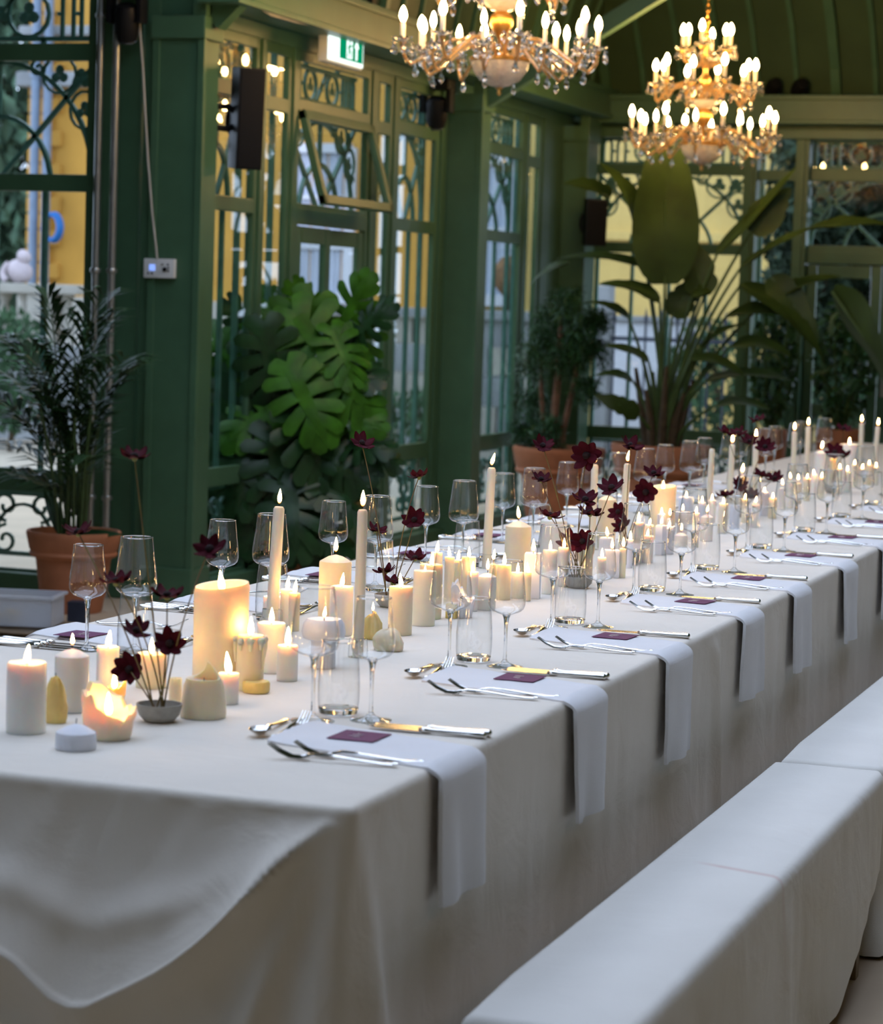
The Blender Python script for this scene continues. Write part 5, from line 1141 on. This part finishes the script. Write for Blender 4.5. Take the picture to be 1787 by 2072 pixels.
# --- monstera
p = wy(575, 1150, 12.15); MX, MY = p.x, 12.15
pot('terracotta pot hidden under the monstera leaves', MX, MY, .27, .40)
t = thing('monstera', 'big glossy monstera with split leaves before the glazed door', 'monstera', (MX, MY, .36))
MOLEAF = []
for k in range(5):
    MOLEAF.append(None)
def monstera_leaf(seed, W, mat):
    """unit-long leaf built of rounded fingers that join along the midrib"""
    m = MB(); nf = 6
    def zz(x, y): return -.20*x*x-.35*y*y+.02*math.sin(x*9+seed)
    for side in (-1, 1):
        for k in range(nf):
            q = .02+.80*k/(nf-1); th = math.radians(142-112*(k/(nf-1))**.85+4*math.sin(seed+k)); L = W*(.40, .52, .55, .52, .45, .34)[k]*(1+.05*math.sin(seed*3+k)); w0 = .112 if k else .125
            c = Vector((q+.05, 0)); d = Vector((math.cos(th), side*math.sin(th))); nrm = Vector((-d.y, d.x)); rows = []
            for i in range(11):
                t_ = i/10; p_ = c+d*L*t_+Vector((.05*t_*t_, 0)); w = w0*(.92+.38*t_)*(1 if t_ < .80 else max(.03, 1-((t_-.80)/.20)**2)**.6)*(.9 if 0 < k < nf-1 else 1)
                rows.append([(p_.x+nrm.x*w*u*.82, p_.y+nrm.y*w*u*.82, zz(p_.x, p_.y)-.10*abs(u)*w) for u in (-1, -.4, .4, 1)])
            m.grid(rows)
    rows = []
    for i in range(9):
        q = i/8; w = .10*math.sin(PI*min(1, .25+q*.72))**.8; x = -.02+1.02*q; rows.append([(x, w*u, zz(x, 0)+.012*(1-abs(u))+.004) for u in (-1, -.12, .12, 1)])
    m.grid(rows); return m.mesh('leaf', mat)
MOLEAF = [monstera_leaf(s_*1.1, .92+.08*(s_ % 3), 'leaf_monstera' if s_ % 2 == 0 else 'leaf_monstera_shaded') for s_ in range(4)]
random.seed(44)
ML = [(545, 720, 130, -80, -.25), (640, 690, 150, -50, -.2), (700, 640, 105, 70, .05), (620, 625, 70, 110, .1), (475, 720, 120, -120, -.15), (450, 800, 110, -100, -.1), (610, 790, 130, -60, -.3), (690, 770, 115, -40, -.2), (545, 830, 125, -150, -.28), (620, 880, 140, -50, -.32), (440, 890, 115, -130, -.2), (490, 930, 125, -95, -.3), (560, 930, 130, -75, -.34), (665, 930, 110, -30, -.22), (430, 980, 105, -140, -.15), (510, 1010, 120, -110, -.3), (590, 1010, 125, -80, -.34), (680, 1000, 105, -20, -.2), (720, 900, 80, 10, -.1), (400, 1020, 85, 160, -.1), (735, 660, 80, 50, .0), (650, 1050, 105, -45, -.25), (460, 1060, 105, -120, -.25), (555, 1080, 110, -90, -.3), (700, 830, 95, -20, -.1), (505, 660, 80, 120, .05), (580, 680, 110, 140, .1), (650, 760, 110, 20, .05), (420, 850, 90, 170, .0), (570, 760, 120, -100, -.1), (480, 820, 110, -60, -.1), (620, 950, 110, -120, -.2), (530, 890, 110, -20, -.1), (690, 700, 90, -60, -.15), (470, 770, 100, -70, 0), (590, 840, 120, -130, 0), (650, 870, 110, -90, .05), (540, 980, 110, -70, -.1), (610, 1070, 110, -60, -.15), (430, 940, 100, -90, 0)]
ML += [(x+random.uniform(-40, 40), y+random.uniform(-30, 40), s_*.95, a+random.uniform(-60, 60), d+.14) for x, y, s_, a, d in ML if y > 660]
for i, (px, py, s_, ang, dy) in enumerate(ML):
    c = wy(px, py, MY+dy+rnd(-.06, .06))-Vector((MX, MY, .36)); L = s_*12.9/FPX*1.15
    a = math.radians(ang); dirv = R0*math.cos(a)+Vector((0, 0, 1))*math.sin(a)+Fh*rnd(-.5, .1)
    up = -Fh*rnd(.6, 1.1)+Vector((0, 0, 1))*rnd(.3, .8)+R0*rnd(-.3, .3); base = c-dirv.normalized()*L*.35
    e_, _ = orient((0, 0, 0), dirv, up); lf = put('leaf', MOLEAF[(i % 2)*2 if (py < 860 and i % 5) else 1+(i % 2)*2], t, base, e_, L)  # upper leaves mostly take the lit green, lower ones the shaded copy
    zb = max(0, base.z*.45); MB().tube(bez((rnd(-.04, .04), rnd(-.04, .04), zb*.3), (base.x*.3, base.y*.4+.03, zb+.1), base, 8), .006, 5).build('leaf_stalk', 'stalk_green', t)
MB().tube([(0, 0, 0), (.02, .02, .4), (0, .03, .9)], [.03, .028, .02], 8).build('moss_pole', 'bark', t)
# --- feathery potted tree
p = wy(1132, 905, 16.2); GX, GY = p.x, 16.2; RP = .32; zt_ = wy(1132, 905, 16.2).z
pot('wide terracotta pot holding the feathery tree, left of two at the back', GX, GY, RP, zt_)
t = thing('potted_tree', 'feathery fine-leaved potted tree with bare trunks by the far column', 'potted tree', (GX, GY, zt_*.9))
o0 = Vector((GX, GY, zt_*.9)); random.seed(9)
trk = [((1135, 700), (1120, 860), .028), ((1095, 790), (1100, 870), .018), ((1165, 760), (1140, 870), .022)]
clumps = [(1120, 640, 55), (1175, 650, 50), (1085, 720, 50), (1150, 600, 40), (1200, 700, 40), (1080, 800, 45), (1110, 860, 45), (1190, 780, 40), (1210, 640, 30), (1065, 860, 35), (1150, 720, 45), (1165, 690, 50), (1100, 680, 50)]
for (tx, ty), (mx_, my_), r_ in trk:
    a = wy(tx, ty-60, GY)-o0; mdp = wy(mx_, my_, GY)-o0; MB().tube([(mdp.x*.8, rnd(-.05, .05), -.02), tuple(mdp), tuple(wy(tx, ty, GY)-o0), tuple(a)], [r_*1.2, r_, r_*.9, r_*.5], 8).build('trunk', 'bark', t)
m = MB()
for cx_, cy_, s_ in clumps:
    c = wy(cx_, cy_, GY+rnd(-.15, .15))-o0; R_ = s_*17/FPX
    for k in range(60):
        d = Vector((rnd(-1, 1), rnd(-1, 1), rnd(-.9, .9))).normalized(); b = c+d*R_*rnd(.1, .6); e_ = b+d*R_*.6+Vector((0, 0, -R_*.5))
        for q in range(9):
            s0 = b.lerp(e_, q/9); dd = Vector((rnd(-1, 1), rnd(-1, 1), rnd(-1, .4))).normalized()*.075; w = dd.cross(Vector((rnd(-1, 1), rnd(-1, 1), 1))).normalized()*.0042
            o_ = len(m.v); m.v += [tuple(s0-w), tuple(s0+dd*.6-w), tuple(s0+dd), tuple(s0+w)]; m.f.append((o_, o_+1, o_+2, o_+3))
me = bpy.data.meshes.new('foliage'); me.from_pydata(m.v, [], m.f); me.materials.append(M['leaf_fine']); fo = put('foliage', me, t); fo['kind'] = 'stuff'
# --- big-leaved plant
p = wy(1338, 905, 16.0); SX, SY = p.x, 16.0; zs = wy(1338, 899, 16.0).z
pot('wide terracotta pot holding the giant-leaved plant, right of two at the back', SX, SY, .335, zs)
t = thing('bird_of_paradise', 'giant bird-of-paradise plant with paddle leaves under the far chandelier', 'plant', (SX, SY, zs*.9)); o0 = Vector((SX, SY, zs*.9)); random.seed(13)
BL = [((1345, 575), (1348, 235), 132, 0, -.15, 'face'), ((1300, 500), (1215, 330), 62, 1.3, -.1, 's'), ((1235, 400), (1138, 372), 70, .9, -.1, 's'), ((1452, 512), (1612, 338), 46, -.1, .1, 's'), ((1500, 540), (1660, 455), 46, .3, -.2, 's'), ((1640, 462), (1800, 455), 62, .35, -.25, 's'), ((1310, 540), (1125, 525), 42, .6, .1, 's'), ((1150, 530), (1070, 580), 40, .6, .1, 's'), ((1335, 610), (1212, 575), 62, .8, -.2, 's'), ((1425, 600), (1385, 470), 75, .4, .15, 'face'), ((1500, 575), (1662, 720), 70, .7, -.2, 's'), ((1270, 640), (1182, 612), 36, .8, 0, 's'), ((1292, 840), (1203, 800), 44, .9, -.35, 'face'), ((1312, 730), (1222, 700), 42, .7, -.2, 's'), ((1400, 725), (1505, 760), 48, .8, -.2, 's'), ((1430, 770), (1600, 770), 56, .7, -.1, 's'), ((1420, 695), (1515, 655), 40, .5, -.1, 's'), ((1550, 610), (1700, 560), 60, .6, 0, 's'), ((1560, 560), (1655, 690), 66, .5, -.1, 'face'), ((1685, 590), (1805, 800), 120, .35, -.6, 'face'), ((1470, 640), (1640, 650), 60, .9, -.1, 's'), ((1480, 700), (1600, 720), 60, .9, -.15, 's'), ((1280, 770), (1205, 760), 40, .9, -.2, 's'), ((1400, 600), (1440, 590), 60, .6, 0, 's'), ((1520, 470), (1600, 380), 70, .1, .2, 'face'), ((1450, 820), (1560, 830), 50, .8, -.1, 's'), ((1360, 640), (1410, 560), 60, .3, .1, 'face')]
for i, (b_, tt, w, bend, dy, kind) in enumerate(BL):
    B = wy(b_[0], b_[1], SY+dy*.5)-o0; T_ = wy(tt[0], tt[1], SY+dy)-o0
    Wd = w*16.8/FPX; up = (-Fh+Vector((0, 0, .25))) if kind == 'face' else (-Fh*.45+Vector((0, 0, 1.0))+R0*rnd(-.2, .2))
    if i == 19: up = Fh*.55+Vector((0, 0, .8))+R0*.55
    e_, L = orient(B, T_, up); Lc = L*(1.0 if abs(bend) < .01 else (bend/(2*math.sin(bend/2))))
    # chord keeps its direction: turn the leaf up by half its bend
    e2 = (e_.to_matrix() @ Euler((0, -bend/2, 0)).to_matrix()).to_euler()
    lm = strip_leaf(Lc, Wd, bend if abs(bend) > .01 else .02, .18, 18, 0, i*1.7, .62, 9 if i not in (0, 3) else 0)
    lf = lm.build('leaf', 'leaf_banana', t, loc=B, rot=e2)
    lf.data.materials.append(M['stalk_green'])
    MB().tube([(.0, 0, -.003), (Lc*.5*math.cos(bend*.25), 0, -Lc*.5*math.sin(bend*.25)-.003)], [.011, .005], 5).build('midrib', 'stalk_green', lf)
    if b_[0] < 1580 and i not in (2, 5, 7, 18): MB().tube(bez((rnd(-.1, .1), rnd(-.08, .08), 0), (B.x*.25, B.y*.4, B.z*.55), B, 12), [.02-.001*k for k in range(13)], 7).build('leaf_stalk', 'stalk_green', t)
for i in range(9): a = i*.7; MB().tube([(.09*math.cos(a), .07*math.sin(a), 0), (.13*math.cos(a), .09*math.sin(a), .22), (.2*math.cos(a), .10*math.sin(a), .5+.1*math.sin(i*3))], [.035, .03, .012], 7).build('leaf_sheath', 'trunk_dark', t)
# --- small potted plants by the far door
for px, lab, s_ in ((1700, 'small bushy potted plant before the far door', 1.0), (1560, 'small bushy potted plant before the narrow far window', .7)):
    p = wy(px, 868, 17.3); pot('plain terracotta pot below the %s' % ('far door' if px == 1700 else 'narrow far window'), p.x, 17.3, .17*s_, p.z)
    t = thing('potted_shrub', lab, 'plant', (p.x, 17.3, p.z*.9)); m = MB()
    for k in range(7): a = k*.9; m.tube([(0, 0, 0), (.1*math.cos(a), .1*math.sin(a), .3), (.2*math.cos(a), .2*math.sin(a), .6+.05*k)], [.012, .009, .004], 5)
    m.build('stems', 'stalk_green', t); leafcloud('foliage', 'leaf_fine', t, 420, ell(0, 0, .55, .23*s_, .22, .45), .03, .07)
# --- things standing on the floor beside the palm
p = tp(52, 1283, 0); t = thing('serving_tray', 'thin brown tray on the floor beside the palm pot', 'tray', (p.x, p.y+.1, 0))
MB().lathe([(.16, 0), (.21, .006), (.235, .02), (.23, .022), (.205, .011), (.001, .01)], 36, fn=lambda q, a, k: Vector((q.x*1.3, q.y, q.z))).build('tray', 'tray_brown', t)
p = tp(50, 1262, .03); t = thing('plastic_box', 'open clear plastic box on the floor tray', 'box', (p.x-.05, p.y+.05, .024), .25)
m = MB(); w, d, h = .17, .12, .125
for q in ((-w, w, -d, -d+.004, 0, h), (-w, w, d-.004, d, 0, h), (-w, -w+.004, -d, d, 0, h), (w-.004, w, -d, d, 0, h), (-w, w, -d, d, 0, .004)): m.box(*q)
m.build('box_body', 'clear_plastic', t, False)
m = MB()
for q in ((-w-.015, w+.015, -d-.015, -d+.004, h, h+.012), (-w-.015, w+.015, d-.004, d+.015, h, h+.012), (-w-.015, -w+.004, -d, d, h, h+.012), (w-.004, w+.015, -d, d, h, h+.012)): m.box(*q, .002)
m.build('box_lip', 'clear_plastic', t, False)
for k in range(2): tag(MB().sphere((0, 0, .03), .035, 10, 7, (1.4, 1, .8), lambda q: q*(1+.3*nz(q[0]*40, q[1]*40, q[2]*40+k))).build('sponge_piece', 'yellow_stuff', None, loc=(p.x-.15+.07*k, p.y-.02+.04*(k % 2), .03)), ('yellow scrap at the left inside the clear plastic box', 'yellow scrap at the right inside the clear plastic box')[k], 'scrap', 'yellow scraps in the plastic box')
p = tp(146, 1264, 0); t = thing('dark_carton', 'small dark blue carton beside the palm pot', 'box', (p.x, p.y+.06, .0005), .2)
MB().box(-.042, .042, -.04, .04, 0, .10, .003).build('carton', 'dark_box', t, False); MB().box(-.043, .043, -.041, .041, .085, .102, .003).build('carton_lid', 'dark_box', t, False)
